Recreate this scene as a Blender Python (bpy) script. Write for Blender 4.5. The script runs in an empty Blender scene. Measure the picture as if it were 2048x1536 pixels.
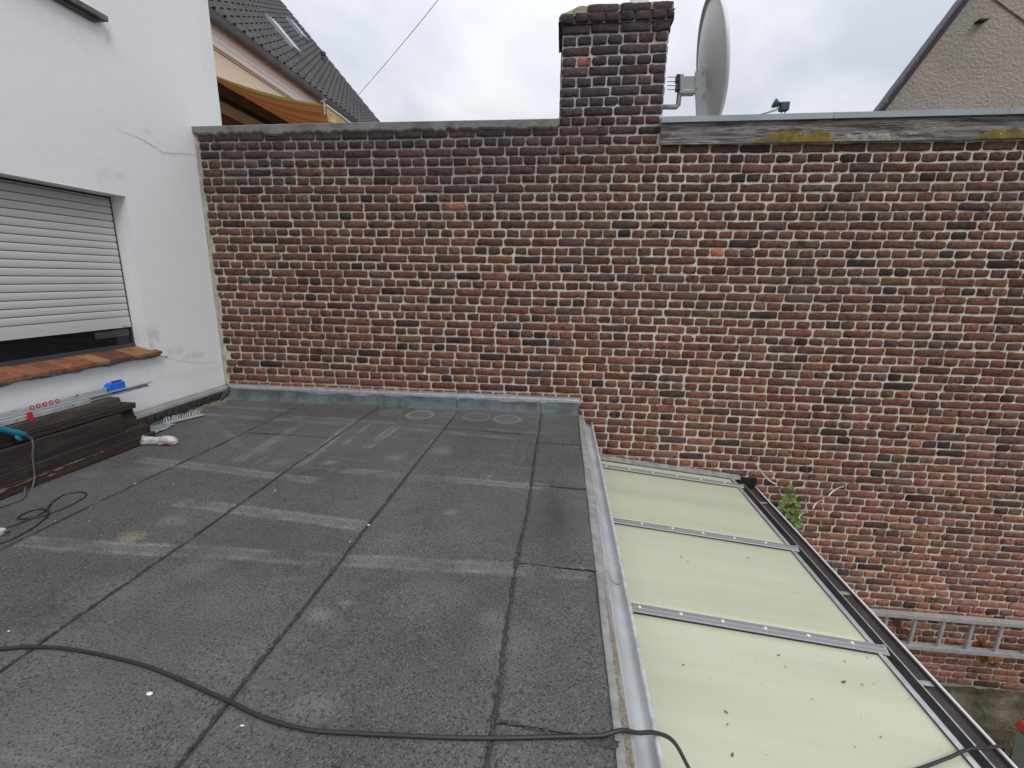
import bpy, math, random
import numpy as np
from mathutils import Matrix, Vector
from math import radians as rad, sin, cos, pi

# ------------------------------------------------------------------ camera, world, sun, exposure
sc = bpy.context.scene
col = sc.collection
F, CU, CV = 922.1, 1024.0, 768.0
RC = np.array([[0.9941991450932921, 0.1065802811737545, 0.014446576088834925],
               [0.037798735845266135, -0.22048162220446768, -0.9746584580449635],
               [-0.10069416797544363, 0.9695506680596996, -0.22323124019886492]])
cam = bpy.data.cameras.new('camera')
cam.sensor_width = 36.0
cam.lens = F / 2048 * 36
cam.clip_start, cam.clip_end = 0.05, 2000
cam_o = bpy.data.objects.new('camera', cam)
col.objects.link(cam_o)
m = Matrix.Identity(4)
for i in range(3):
    m[i][0], m[i][1], m[i][2] = RC[0][i], -RC[1][i], -RC[2][i]
cam_o.matrix_world = m
sc.camera = cam_o

SUN_EL, SUN_AZ = 52.0, 138.0          # azimuth measured clockwise from +Y (behind the camera, to the right)
w = bpy.data.worlds.new('World'); sc.world = w; w.use_nodes = True
nt = w.node_tree; nt.nodes.clear()
def N(t, ty, **kw):
    n = t.nodes.new(ty)
    for k, v in kw.items():
        if k in ('inputs',):
            for a, b in v.items(): n.inputs[a].default_value = b
        else: setattr(n, k, v)
    return n
sky = N(nt, 'ShaderNodeTexSky', sky_type='NISHITA', sun_disc=False, sun_elevation=rad(SUN_EL), sun_rotation=rad(SUN_AZ))
b1 = N(nt, 'ShaderNodeBackground'); b1.inputs['Strength'].default_value = 0.12
nt.links.new(sky.outputs[0], b1.inputs['Color'])
tc = N(nt, 'ShaderNodeTexCoord')
sep = N(nt, 'ShaderNodeSeparateXYZ'); nt.links.new(tc.outputs['Generated'], sep.inputs[0])
def M(t, op, a, b=None, c=None):
    n = t.nodes.new('ShaderNodeMath'); n.operation = op
    for i, v in enumerate((a, b, c)):
        if v is None: continue
        if isinstance(v, (int, float)): n.inputs[i].default_value = v
        else: t.links.new(v, n.inputs[i])
    return n.outputs[0]
zc = M(nt, 'MAXIMUM', sep.outputs['Z'], 0.0)
zz = M(nt, 'ADD', zc, 0.22)
comb = N(nt, 'ShaderNodeCombineXYZ')
nt.links.new(M(nt, 'DIVIDE', sep.outputs['X'], zz), comb.inputs[0])
nt.links.new(M(nt, 'DIVIDE', sep.outputs['Y'], zz), comb.inputs[1])
cn = N(nt, 'ShaderNodeTexNoise', inputs={'Scale': 1.15, 'Detail': 7.0, 'Roughness': 0.52, 'Distortion': 0.35})
nt.links.new(comb.outputs[0], cn.inputs['Vector'])
cr = N(nt, 'ShaderNodeValToRGB')
cr.color_ramp.elements[0].position = 0.36; cr.color_ramp.elements[0].color = (0.60, 0.64, 0.73, 1)
cr.color_ramp.elements[1].position = 0.68; cr.color_ramp.elements[1].color = (1.0, 1.0, .995, 1)
e = cr.color_ramp.elements.new(0.5); e.color = (0.79, 0.81, 0.865, 1)
nt.links.new(cn.outputs['Fac'], cr.inputs[0])
# overcast sky: brightness rises towards the zenith
lum = M(nt, 'MULTIPLY_ADD', zc, 1.05, 0.64)
b2 = N(nt, 'ShaderNodeBackground')
nt.links.new(cr.outputs[0], b2.inputs['Color']); nt.links.new(lum, b2.inputs['Strength'])
mx = N(nt, 'ShaderNodeMixShader'); mx.inputs[0].default_value = 0.93
out = N(nt, 'ShaderNodeOutputWorld')
nt.links.new(b1.outputs[0], mx.inputs[1]); nt.links.new(b2.outputs[0], mx.inputs[2]); nt.links.new(mx.outputs[0], out.inputs[0])

sun = bpy.data.lights.new('sun', 'SUN'); sun.energy = 1.1; sun.angle = rad(22); sun.color = (1.0, 0.96, 0.9)
sun_o = bpy.data.objects.new('sun', sun); col.objects.link(sun_o)
sd = Vector((sin(rad(SUN_AZ)) * cos(rad(SUN_EL)), cos(rad(SUN_AZ)) * cos(rad(SUN_EL)), sin(rad(SUN_EL))))
sun_o.rotation_euler = sd.to_track_quat('Z', 'Y').to_euler()

vs = sc.view_settings
vs.view_transform = 'Standard'; vs.look = 'None'; vs.gamma = 1; vs.use_curve_mapping = False
vs.exposure = 0.14
sc.render.resolution_x, sc.render.resolution_y = 1024, 768

# ------------------------------------------------------------------ helpers
rng = np.random.default_rng(7)
random.seed(7)
def on(u, v, ax, val):
    """point of the place seen at photo position (u, v) on the plane axis = val"""
    d = RC.T @ np.array([(u - CU) / F, (v - CV) / F, 1.0]); t = val / d[ax]
    return Vector(d * t)
def toscreen(P):
    c = RC @ np.asarray(P, float)
    return (CU + F * c[0] / c[2], CV + F * c[1] / c[2], c[2])

_lat = {}
def vnoise(x, y, s=1.0, seed=0, oct=1):
    """smooth value noise in -1..1 on arrays"""
    x = np.asarray(x, float); y = np.asarray(y, float); tot = 0; amp = 1; nrm = 0
    for o in range(oct):
        k = (seed, o)
        if k not in _lat: _lat[k] = np.random.default_rng(seed * 31 + o + 5).uniform(-1, 1, (257, 257))
        L = _lat[k]
        X = x * s * 2 ** o + 1000.37 * (o + 1); Y = y * s * 2 ** o + 517.11 * (o + 1)
        xi = np.floor(X).astype(int); yi = np.floor(Y).astype(int); fx = X - xi; fy = Y - yi
        fx = fx * fx * (3 - 2 * fx); fy = fy * fy * (3 - 2 * fy)
        xi %= 256; yi %= 256
        a = L[xi, yi] * (1 - fx) + L[xi + 1, yi] * fx
        b = L[xi, yi + 1] * (1 - fx) + L[xi + 1, yi + 1] * fx
        tot = tot + amp * (a * (1 - fy) + b * fy); nrm += amp; amp *= 0.5
    return tot / nrm

class MB:
    def __init__(s): s.v = []; s.f = []; s.c = []
    def add(s, vs, fs, c=None):
        n = len(s.v); s.v += [tuple(p) for p in vs]; s.f += [tuple(i + n for i in f) for f in fs]
        if c is not None: s.c += [tuple(c) + (1.0,) if len(c) == 3 else tuple(c)] * len(vs)
        return s
    def box(s, x0, x1, y0, y1, z0, z1, c=None):
        return s.add([(x0, y0, z0), (x1, y0, z0), (x1, y1, z0), (x0, y1, z0), (x0, y0, z1), (x1, y0, z1), (x1, y1, z1), (x0, y1, z1)],
              [(0, 3, 2, 1), (4, 5, 6, 7), (0, 1, 5, 4), (1, 2, 6, 5), (2, 3, 7, 6), (3, 0, 4, 7)], c)
    def tube(s, pts, r, n=8, cap=True, c=None):
        pts = [Vector(p) for p in pts]; rr = r if isinstance(r, (list, tuple)) else [r] * len(pts)
        vs = []; fs = []
        t0 = (pts[1] - pts[0]).normalized()
        up = Vector((0, 0, 1)) if abs(t0.z) < 0.9 else Vector((1, 0, 0))
        a = t0.cross(up).normalized()
        for i, p in enumerate(pts):
            t = (pts[min(i + 1, len(pts) - 1)] - pts[max(i - 1, 0)]).normalized()
            a = (a - t * a.dot(t)).normalized(); b = t.cross(a)
            for k in range(n):
                an = 2 * pi * k / n; vs.append(p + (a * cos(an) + b * sin(an)) * rr[i])
        for i in range(len(pts) - 1):
            for k in range(n):
                k2 = (k + 1) % n; fs.append((i * n + k, i * n + k2, (i + 1) * n + k2, (i + 1) * n + k))
        if cap:
            fs.append(tuple(range(n - 1, -1, -1))); fs.append(tuple((len(pts) - 1) * n + k for k in range(n)))
        return s.add(vs, fs, c)
    def sweep(s, prof, y0, y1, closed=False, ny=1, c=None):
        """profile of (x, z) points swept along Y"""
        n = len(prof); vs = []; fs = []
        for j in range(ny + 1):
            y = y0 + (y1 - y0) * j / ny
            vs += [(x, y, z) for x, z in prof]
        for j in range(ny):
            for i in range(n if closed else n - 1):
                i2 = (i + 1) % n; fs.append((j * n + i, j * n + i2, (j + 1) * n + i2, (j + 1) * n + i))
        if closed:
            fs.append(tuple(range(n - 1, -1, -1))); fs.append(tuple(ny * n + k for k in range(n)))
        return s.add(vs, fs, c)
    def build(s, name, mat, parent=None, smooth=False, bevel=0, solid=0):
        me = bpy.data.meshes.new(name); me.from_pydata(s.v, [], s.f)
        if s.c:
            a = me.color_attributes.new('Col', 'FLOAT_COLOR', 'POINT')
            a.data.foreach_set('color', np.array(s.c, dtype=np.float32).ravel())
        if smooth: me.shade_smooth()
        me.update()
        return mkobj(name, me, mat, parent, bevel, solid)
def mkobj(name, me, mat, parent=None, bevel=0, solid=0):
    o = bpy.data.objects.new(name, me); col.objects.link(o)
    if mat and not me.materials: me.materials.append(mat)
    if parent is not None: o.parent = parent
    if solid:
        md = o.modifiers.new('solid', 'SOLIDIFY'); md.thickness = solid; md.offset = 0
    if bevel:
        md = o.modifiers.new('bevel', 'BEVEL'); md.width = bevel; md.segments = 2; md.limit_method = 'ANGLE'
    return o
def grid_mesh(name, X, Y, Z, attrs=None, mask=None):
    """grid mesh from 2-D arrays"""
    ny, nx = X.shape
    co = np.stack([X, Y, Z], -1).reshape(-1, 3).astype(np.float32)
    idx = np.arange(ny * nx).reshape(ny, nx)
    q = np.stack([idx[:-1, :-1], idx[:-1, 1:], idx[1:, 1:], idx[1:, :-1]], -1).reshape(-1, 4)
    if mask is not None: q = q[mask.reshape(-1)]
    me = bpy.data.meshes.new(name)
    me.vertices.add(len(co)); me.vertices.foreach_set('co', co.ravel())
    me.loops.add(q.size); me.loops.foreach_set('vertex_index', q.ravel().astype(np.int32))
    me.polygons.add(len(q)); me.polygons.foreach_set('loop_start', np.arange(0, q.size, 4, dtype=np.int32))
    me.update(calc_edges=True)
    for k, a in (attrs or {}).items():
        at = me.color_attributes.new(k, 'FLOAT_COLOR', 'POINT')
        at.data.foreach_set('color', a.reshape(-1, 4).astype(np.float32).ravel())
    me.shade_smooth()
    return me
def empty(name, loc=(0, 0, 0), label=None, cat=None, group=None, kind=None):
    o = bpy.data.objects.new(name, None); col.objects.link(o); o.location = loc; o.empty_display_size = 0.1
    bpy.context.view_layer.update()
    return tag(o, label, cat, group, kind)
def tag(o, label=None, cat=None, group=None, kind=None):
    if label: o['label'] = label
    if cat: o['category'] = cat
    if group: o['group'] = group
    if kind: o['kind'] = kind
    return o

# ------------------------------------------------------------------ materials
def mat(name, c, rough=0.8, c2=None, scale=8.0, detail=6.0, lo=0.35, hi=0.65, bump=0.0, bscale=40.0, bdist=0.002, metal=0.0,
        attr=False, mott=0.0, stretch=None, spec=0.5, layers=(), trans=0.0, bdetail=4.0):
    m = bpy.data.materials.new(name); m.use_nodes = True; t = m.node_tree
    p = t.nodes['Principled BSDF']; p.inputs['Roughness'].default_value = rough; p.inputs['Metallic'].default_value = metal
    p.inputs['Specular IOR Level'].default_value = spec
    if trans: p.inputs['Transmission Weight'].default_value = trans
    g = N(t, 'ShaderNodeNewGeometry'); vec = g.outputs['Position']
    if stretch:
        mp = N(t, 'ShaderNodeMapping'); mp.inputs['Scale'].default_value = stretch
        t.links.new(vec, mp.inputs['Vector']); vec2 = mp.outputs[0]
    else: vec2 = vec
    if attr:
        a = N(t, 'ShaderNodeVertexColor', layer_name='Col'); cur = a.outputs['Color']
    else:
        r = N(t, 'ShaderNodeRGB'); r.outputs[0].default_value = (*c, 1); cur = r.outputs[0]
    def noise(s, d, v=None, ro=0.55):
        n = N(t, 'ShaderNodeTexNoise', inputs={'Scale': s, 'Detail': d, 'Roughness': ro}); t.links.new(v or vec, n.inputs['Vector']); return n.outputs['Fac']
    def ramp(f, lo, hi):
        n = N(t, 'ShaderNodeMapRange', inputs={'From Min': lo, 'From Max': hi}); n.interpolation_type = 'SMOOTHSTEP'; t.links.new(f, n.inputs[0]); return n.outputs[0]
    def mixc(f, a, b, mode='MIX'):
        n = t.nodes.new('ShaderNodeMix'); n.data_type = 'RGBA'; n.blend_type = mode
        if isinstance(f, (int, float)): n.inputs[0].default_value = f
        else: t.links.new(f, n.inputs[0])
        t.links.new(a, n.inputs[6])
        if isinstance(b, tuple): n.inputs[7].default_value = (*b, 1)
        else: t.links.new(b, n.inputs[7])
        return n.outputs[2]
    if c2: cur = mixc(ramp(noise(scale, detail, vec2), lo, hi), cur, c2)
    for (cl, sc_, l, h, amt) in layers:
        f = ramp(noise(sc_, 6.0, vec2 if stretch else None, 0.6), l, h)
        cur = mixc(M(t, 'MULTIPLY', f, amt), cur, cl)
    if mott:
        f = noise(scale * 2.5, 5.0); k = M(t, 'MULTIPLY_ADD', f, 2 * mott, 1 - mott)
        cc = N(t, 'ShaderNodeCombineColor'); [t.links.new(k, cc.inputs[i]) for i in range(3)]
        cur = mixc(1.0, cur, cc.outputs[0], 'MULTIPLY')
    t.links.new(cur, p.inputs['Base Color'])
    if bump:
        b = N(t, 'ShaderNodeBump', inputs={'Strength': bump, 'Distance': bdist})
        t.links.new(noise(bscale, bdetail, vec2 if stretch else None, 0.65), b.inputs['Height']); t.links.new(b.outputs[0], p.inputs['Normal'])
    return m

m_brick = mat('brick_clay', (.2, .07, .055), 0.9, attr=True, mott=0.85, scale=18, bump=1.0, bscale=70, bdist=0.006, spec=0.2,
              layers=(((.030, .024, .027), 26.0, .52, .66, .6), ((.020, .018, .020), 8.0, .60, .70, .8), ((.15, .095, .055), 17.0, .58, .72, .5), ((.30, .27, .23), 75.0, .66, .76, .5)))
m_mortar = mat('lime_mortar', (.5, .46, .38), 0.95, attr=True, mott=0.22, scale=14, bump=0.8, bscale=160, bdist=0.003, spec=0.2,
               layers=(((.22, .20, .17), 22.0, .60, .75, .4),))
m_stucco = mat('white_render', (.78, .79, .81), 0.9, attr=True, scale=1.3, mott=0.03, bump=0.35, bscale=18, bdist=0.006, spec=0.3,
               layers=(((.62, .62, .60), 3.2, .62, .80, .35), ((.66, .66, .66), 40.0, .70, .80, .35)))
m_stain = mat('grime', (.45, .45, .42), 0.95)
m_crack = mat('crack_shadow_gap', (.16, .15, .14), 0.95)
m_deck = mat('mineral_felt', (.1, .1, .1), 0.93, attr=True, mott=0.22, scale=40, bump=1.0, bscale=150, bdist=0.008, spec=0.3, bdetail=3.0,
             layers=(((.155, .15, .14), 2.2, .45, .75, .4), ((.27, .27, .265), 170.0, .53, .65, .55), ((.026, .026, .026), 120.0, .52, .62, .72), ((.5, .5, .49), 260.0, .70, .74, .6)))
m_bitumen = mat('bitumen', (.024, .024, .024), 0.7, c2=(.06, .06, .058), scale=60, bump=0.8, bscale=120, bdist=0.003)
m_upstand = mat('felt_upstand', (.105, .135, .14), 0.88, c2=(.07, .082, .085), scale=7, lo=.4, hi=.62, mott=0.25, bump=0.9, bscale=260, bdist=0.003,
                layers=(((.19, .23, .235), 30.0, .55, .72, .5),))
m_alu = mat('aluminium', (.62, .63, .65), 0.42, c2=(.5, .51, .53), scale=20, metal=0.55, mott=0.08)
m_alu_dull = mat('dull_aluminium', (.40, .40, .41), 0.6, c2=(.30, .30, .30), scale=12, metal=0.3, mott=0.12)
m_plate = mat('grey_painted_strip', (.42, .42, .42), 0.65, c2=(.32, .32, .315), scale=6, mott=0.08)
m_zinc = mat('zinc', (.47, .49, .505), 0.55, c2=(.38, .395, .405), scale=5, metal=0.25, mott=0.1)
m_zinc_cap = mat('zinc_capping', (.34, .38, .41), 0.55, c2=(.28, .31, .335), scale=3, metal=0.2, mott=0.06)
m_white_paint = mat('white_paint', (.74, .74, .76), 0.5, layers=(((.18, .15, .14), 30.0, .66, .72, .9),))
m_lipwhite = mat('weathered_white_lip', (.50, .51, .50), 0.6, c2=(.36, .37, .36), scale=30, mott=0.15)
m_conc = mat('concrete', (.215, .215, .20), 0.93, c2=(.14, .14, .13), scale=6, lo=.42, hi=.66, mott=0.3, bump=0.9, bscale=60, bdist=0.004,
             layers=(((.30, .30, .28), 18.0, .6, .75, .5),))
m_cement = mat('pale_cement', (.42, .41, .34), 0.95, c2=(.30, .30, .24), scale=20, mott=0.2, bump=1.0, bscale=90, bdist=0.005)
m_lead = mat('grey_sealing_strip', (.27, .27, .262), 0.85, c2=(.19, .19, .183), scale=16, mott=0.2, bump=0.6, bscale=90, bdist=0.003,
             layers=(((.08, .08, .075), 45.0, .66, .72, .8),))
m_sand = mat('sandy_grit', (.30, .24, .17), 0.98, c2=(.14, .13, .11), scale=120, bump=1.0, bscale=200, bdist=0.006)
m_poly = mat('milky_polycarbonate', (.525, .54, .405), 0.42, c2=(.47, .485, .365), scale=1.6, mott=0.03, bump=0.12, bscale=14, bdist=0.002, stretch=(0.25, 3, 1),
             layers=(((.47, .49, .38), 5.0, .58, .80, .45), ((.40, .41, .32), 18.0, .68, .78, .35)))
m_bar = mat('grey_glazing_bar', (.30, .30, .305), 0.5, metal=0.3, mott=0.08, scale=10)
m_black = mat('black_gasket', (.012, .012, .013), 0.6)
m_anth = mat('anthracite_sheet', (.013, .0135, .014), 0.85, c2=(.022, .023, .024), scale=5, mott=0.15, spec=0.15)
m_brownch = mat('brown_gutter', (.060, .046, .046), 0.7, c2=(.085, .068, .068), scale=7, mott=0.2)
m_shut = mat('pvc_slat', (.50, .505, .49), 0.6, mott=0.03, scale=10)
m_slot = mat('slat_gap', (.12, .12, .12), 0.8)
m_glass = mat('dark_window_glass', (.008, .009, .012), 0.08)
m_frame = mat('dark_frame', (.05, .055, .06), 0.5)
m_tile = mat('terracotta_sill', (.30, .115, .06), 0.6, attr=True, mott=0.35, scale=14, layers=(((.10, .05, .035), 12.0, .46, .70, .8), ((.26, .15, .07), 9.0, .55, .7, .6)))
m_rubble = mat('rubble_mortar', (.36, .34, .29), 0.95, c2=(.12, .11, .09), scale=45, lo=.42, hi=.55, bump=1.0, bscale=80, bdist=0.008)
m_stone = mat('grey_stone', (.16, .155, .15), 0.9, c2=(.09, .088, .085), scale=10, mott=0.2, bump=.6, bscale=50)
m_wood_old = mat('weathered_board', (.31, .295, .285), 0.9, c2=(.10, .078, .08), scale=3.0, lo=.42, hi=.60, mott=0.4, bump=1.0, bscale=12, bdist=0.02,
                 stretch=(0.8, 5, 14), layers=(((.50, .48, .46), 6.0, .52, .62, .75), ((.035, .028, .03), 9.0, .55, .62, .85), ((.22, .15, .07), 2.2, .56, .7, .5)))
m_lichen = mat('yellow_lichen', (.23, .155, .022), 0.95, c2=(.12, .09, .03), scale=14, mott=0.3, bump=1.0, bscale=90, bdist=0.004,
               layers=(((.30, .27, .18), 40.0, .60, .72, .6),))
m_sleep = mat('tarred_timber', (.034, .028, .024), 0.85, c2=(.016, .013, .012), scale=5, stretch=(6, 0.8, 9), mott=0.3, bump=1.0, bscale=14, bdist=0.006,
              layers=(((.085, .052, .033), 4.0, .55, .72, .6), ((.25, .16, .07), 5.0, .70, .76, .8)))
m_sleep_top = mat('grey_brown_timber', (.082, .066, .05), 0.9, c2=(.045, .036, .03), scale=4, stretch=(7, 0.7, 9), mott=0.3, bump=1.0, bscale=12, bdist=0.005,
                  layers=(((.14, .12, .08), 4.0, .58, .72, .6),))
m_sleep_red = mat('reddish_tarred_timber', (.05, .026, .02), 0.85, c2=(.022, .015, .013), scale=5, stretch=(6, 0.8, 9), mott=0.3, bump=1.0, bscale=14, bdist=0.006,
              layers=(((.28, .17, .07), 4.5, .64, .70, .85),))
m_level = mat('spirit_level_metal', (.50, .55, .58), 0.4, metal=0.4, mott=0.05)
m_print = mat('dark_print', (.05, .055, .08), 0.6)
m_orange = mat('orange_red_ring', (.38, .045, .025), 0.5)
m_peach = mat('pale_vial', (.75, .42, .28), 0.3)
m_red = mat('red_plastic', (.50, .018, .02), 0.45)
m_blue = mat('blue_plastic', (.02, .13, .60), 0.45)
m_blue_d = mat('dark_blue_slot', (.01, .05, .28), 0.5)
m_teal = mat('teal_plastic', (.012, .20, .28), 0.5, mott=0.15, scale=20)
m_rubber = mat('black_cable_rubber', (.022, .022, .027), 0.5)
m_gcable = mat('grey_cable', (.09, .10, .10), 0.5)
m_plastic_clear = mat('cloudy_plastic_film', (.60, .60, .60), 0.25, c2=(.40, .40, .41), scale=30, bump=1.0, bscale=40, bdist=0.01)
m_stone_old = mat('mossy_rubble_stone', (.16, .125, .09), 0.97, c2=(.08, .068, .04), scale=4, mott=0.5, bump=1.0, bscale=14, bdist=0.03,
                  layers=(((.24, .22, .17), 6.0, .58, .70, .6), ((.035, .045, .02), 7.0, .58, .74, .5)))
m_rust = mat('rust', (.22, .075, .025), 0.9, c2=(.10, .035, .015), scale=25, mott=0.3)
m_ground = mat('yard_earth', (.085, .065, .045), 0.98, c2=(.045, .05, .025), scale=1.5, mott=0.3, bump=1.0, bscale=12, bdist=0.04)
m_leaf = mat('vine_leaf', (.13, .25, .035), 0.6, c2=(.055, .12, .02), scale=12, mott=0.3)
m_grass = mat('weed_green', (.06, .12, .025), 0.8, c2=(.10, .16, .04), scale=6)
m_stem = mat('twine_brown', (.13, .09, .035), 0.8)
m_wire = mat('white_spiral_rod', (.60, .60, .64), 0.4)
m_roof = mat('dark_roof_tile', (.042, .043, .047), 0.7, c2=(.07, .07, .07), scale=3, mott=0.25, bump=.3, bscale=40)
m_cream = mat('cream_render', (.72, .645, .52), 0.9, mott=0.04)
m_cornice = mat('white_cornice', (.88, .89, .90), 0.8, mott=0.03)
m_gutgrey = mat('dark_zinc_gutter', (.15, .155, .155), 0.8, c2=(.11, .115, .115), scale=3, spec=.2)
m_terra = mat('brown_band', (.20, .09, .06), 0.8)
m_gband = mat('grey_cassette', (.115, .10, .10), 0.7)
m_awn = mat('orange_awning_fabric', (.36, .125, .035), 0.85, attr=True, mott=0.08)
def translucent(m, amt):
    t = m.node_tree; p = t.nodes['Principled BSDF']; o_ = t.nodes['Material Output']
    tr = N(t, 'ShaderNodeBsdfTranslucent'); mxs = N(t, 'ShaderNodeMixShader'); mxs.inputs[0].default_value = amt
    src = p.inputs['Base Color'].links[0].from_socket
    t.links.new(src, tr.inputs['Color']); t.links.new(p.outputs[0], mxs.inputs[1]); t.links.new(tr.outputs[0], mxs.inputs[2]); t.links.new(mxs.outputs[0], o_.inputs['Surface'])
translucent(m_awn, .22)
m_fringe = mat('cream_valance', (.66, .47, .22), 0.85, c2=(.42, .25, .09), scale=16)
m_rough = mat('pebble_dash', (.40, .335, .285), 0.95, c2=(.33, .29, .25), scale=0.9, mott=0.16, bump=1.0, bscale=22, bdist=0.05,
              layers=(((.30, .31, .28), 0.6, .5, .7, .4),))
m_slate = mat('purple_slate', (.055, .048, .07), 0.6, mott=0.2)
m_dish = mat('dish_grey', (.62, .625, .605), 0.45, mott=0.02)
m_dish_rim = mat('dish_rim_grey', (.70, .71, .70), 0.45)
m_galv = mat('galvanised_steel', (.48, .48, .46), 0.45, metal=0.4, mott=0.06)
m_lnb = mat('dark_green_plastic', (.02, .05, .045), 0.5)
m_darkbolt = mat('dark_bolt', (.05, .035, .05), 0.5)
m_binbody = mat('grey_bin_plastic', (.30, .34, .30), 0.6, mott=0.1)
m_binlid = mat('red_bin_lid', (.55, .06, .045), 0.5)
m_pane = mat('roof_window_pane', (.10, .13, .18), 0.05)
m_screw = mat('pale_screw_cap', (.74, .74, .70), 0.5)
m_speck = mat('dark_speck', (.10, .09, .06), 0.9)
m_whitebit = mat('white_crumb', (.72, .72, .70), 0.9)
m_silver = mat('shiny_silver_flank', (.70, .76, .85), 0.15, metal=0.6)

# ------------------------------------------------------------------ ground
GZ = -4.3
gm = MB(); gm.add([(-400, -400, GZ), (400, -400, GZ), (400, 400, GZ), (-400, 400, GZ)], [(0, 1, 2, 3)])
tag(gm.build('ground', m_ground), kind='structure')

# ------------------------------------------------------------------ brick wall
D = 4.1; PT = 0.07132; Z0 = 1.1577; BW = 0.2317; XL = -3.255
def soot(x, z):
    """0 = clean, 1 = black with soot"""
    n = vnoise(x, z, 1.6, 3, 3) * 0.25
    a = np.clip((z - 0.35) / 0.85, 0, 1) * np.clip((0.95 - x) / 0.7, 0.25, 1)
    ch = np.where((x > -0.12) & (x < 0.80), np.clip((z - 0.75) / 0.7, 0, 1) * 0.85, 0)
    return np.clip(np.maximum(a, ch) + n * np.clip((z + 0.6) / 1.2, 0, 1), 0, 1)
def brick_color(x, z):
    t = np.clip((1.2 - z) / 4.2, 0, 1)
    A = np.array((.114, .055, .047)); B = np.array((.172, .069, .048)); C = np.array((.275, .118, .082))
    k = t * 2
    base = A + (B - A) * k if k < 1 else B + (C - B) * (k - 1)
    r = rng.random()
    if r < 0.05: base = base * 0.3 + np.array((.014, .015, .018))
    elif r < 0.10: base = base * np.array((1.18, 1.2, .95))
    elif r < 0.30: base = base * 0.6 + np.array((.075, .055, .035)) * 0.6
    elif r < 0.42: base = base * 0.5 + np.array((.05, .04, .045)) * .8
    base = base * float(np.clip(rng.normal(1.02, 0.17), 0.6, 1.4))
    s = float(soot(x, z)); s *= rng.uniform(.7, 1.1)
    base = base * (1 - s * 0.62) + np.array((.045, .038, .048)) * s * 0.62
    return tuple(np.clip(base, .01, .6))
def brick_geo(w, h, n_top=1, dep=0.018, face=0.0085):
    """front of one old brick: uneven rounded outline, worn face. Local x right, z up, -y out of the wall"""
    a, b = w / 2, h / 2; r = min(0.012, h * 0.24) * rng.uniform(.7, 1.3); pts = []
    cs = [(a - r, b - r, 0), (-a + r, b - r, 90), (-a + r, -b + r, 180), (a - r, -b + r, 270)]
    rs = [rng.uniform(.5, 1.5) for _ in cs]
    if rng.random() < .16: rs[rng.integers(4)] = 1.9
    for i, (cx, cz, an) in enumerate(cs):
        rr = r * rs[i]; cx = math.copysign(a - rr, cx); cz = math.copysign(b - rr, cz)
        for q in (0, 45, 90): pts.append([cx + rr * cos(rad(an + q)), cz + rr * sin(rad(an + q))])
        if i in (0, 2):
            nx = cs[(i + 1) % 4][0]
            for k in range(n_top):
                f = (k + 1) / (n_top + 1); pts.append([cx + (nx - cx) * f, pts[-1][1]])
    P = np.array(pts); n = len(P)
    P += rng.normal(0, 0.0014, P.shape)
    P[:, 1] += vnoise(P[:, 0] + rng.uniform(0, 90), P[:, 1], 22, 9) * 0.0028
    f = face + rng.normal(0, 0.0012)
    ins = 1 - np.array([0.0042 / a, 0.0042 / b])
    tilt = rng.normal(0, 0.006, 2)
    vs = [(x, dep, z) for x, z in P] + [(x, -f * 0.25 + rng.normal(0, .0004), z) for x, z in P]
    vs += [(x * ins[0], -f + x * tilt[0] + z * tilt[1] * 2 + rng.normal(0, .0006), z * ins[1]) for x, z in P]
    vs.append((rng.normal(0, a * .25), -f - rng.uniform(-.0015, .0012), 0))
    fs = []
    for i in range(n):
        j = (i + 1) % n
        fs += [(i, i + n, j + n, j), (i + n, i + 2 * n, j + 2 * n, j + n), (i + 2 * n, 3 * n, j + 2 * n)]
    fs = [tuple(reversed(q)) for q in fs]
    return vs, fs

wall = empty('brick_wall', (0, D, GZ), 'long old brick wall of alternating header and stretcher courses closing the roof terrace', 'brick wall')
bricks = []    # (cx, cz, w, h)
XR = 7.3
def ztop(x): return 1.178 if x < -0.08 else (1.25 if x < .735 else 1.045)
for k in range(-1, 69):
    z = Z0 - PT * k
    st = (k % 2 == 0); L = BW if st else BW / 2
    if k == 1: pass
    x = XL + rng.uniform(0.02, 0.05) + (0.0 if st else 0.0)
    first = rng.uniform(0.25, 1.0); drift = 0
    n = 0; reset = False
    while x < XR:
        wl = L * rng.uniform(.965, 1.035)
        if n == 0: wl = L * first
        if reset: wl = L * (rng.uniform(.45, .95) if st else rng.uniform(.8, 1.0)); reset = False
        if st and rng.random() < 0.03: wl = L / 2
        x1 = x + wl
        cx = (x + x1) / 2
        h = 0.0578 + rng.normal(0, .0018)
        j = 0.0105 + rng.uniform(-.002, .005)
        w_ = wl - j
        # vertical seams where the chimney stack is toothed in
        if z > 0.45:
            for s in (-0.075, 0.728):
                if x < s < x1:
                    if s - x > .062: x1 = s; w_ = x1 - x - j; cx = (x + x1) / 2; reset = True
                    else: pass
        vis = not ((cx < 0.12 and z < -1.13) or (cx < -.1 and z < -1.1))
        if z + h / 2 < ztop(cx) + 0.02 and vis and w_ > .03:
            bricks.append((cx, z + vnoise(cx, z, .9, 12) * .004 + rng.normal(0, .0012), w_, h, st))
        x = x1; n += 1
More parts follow.
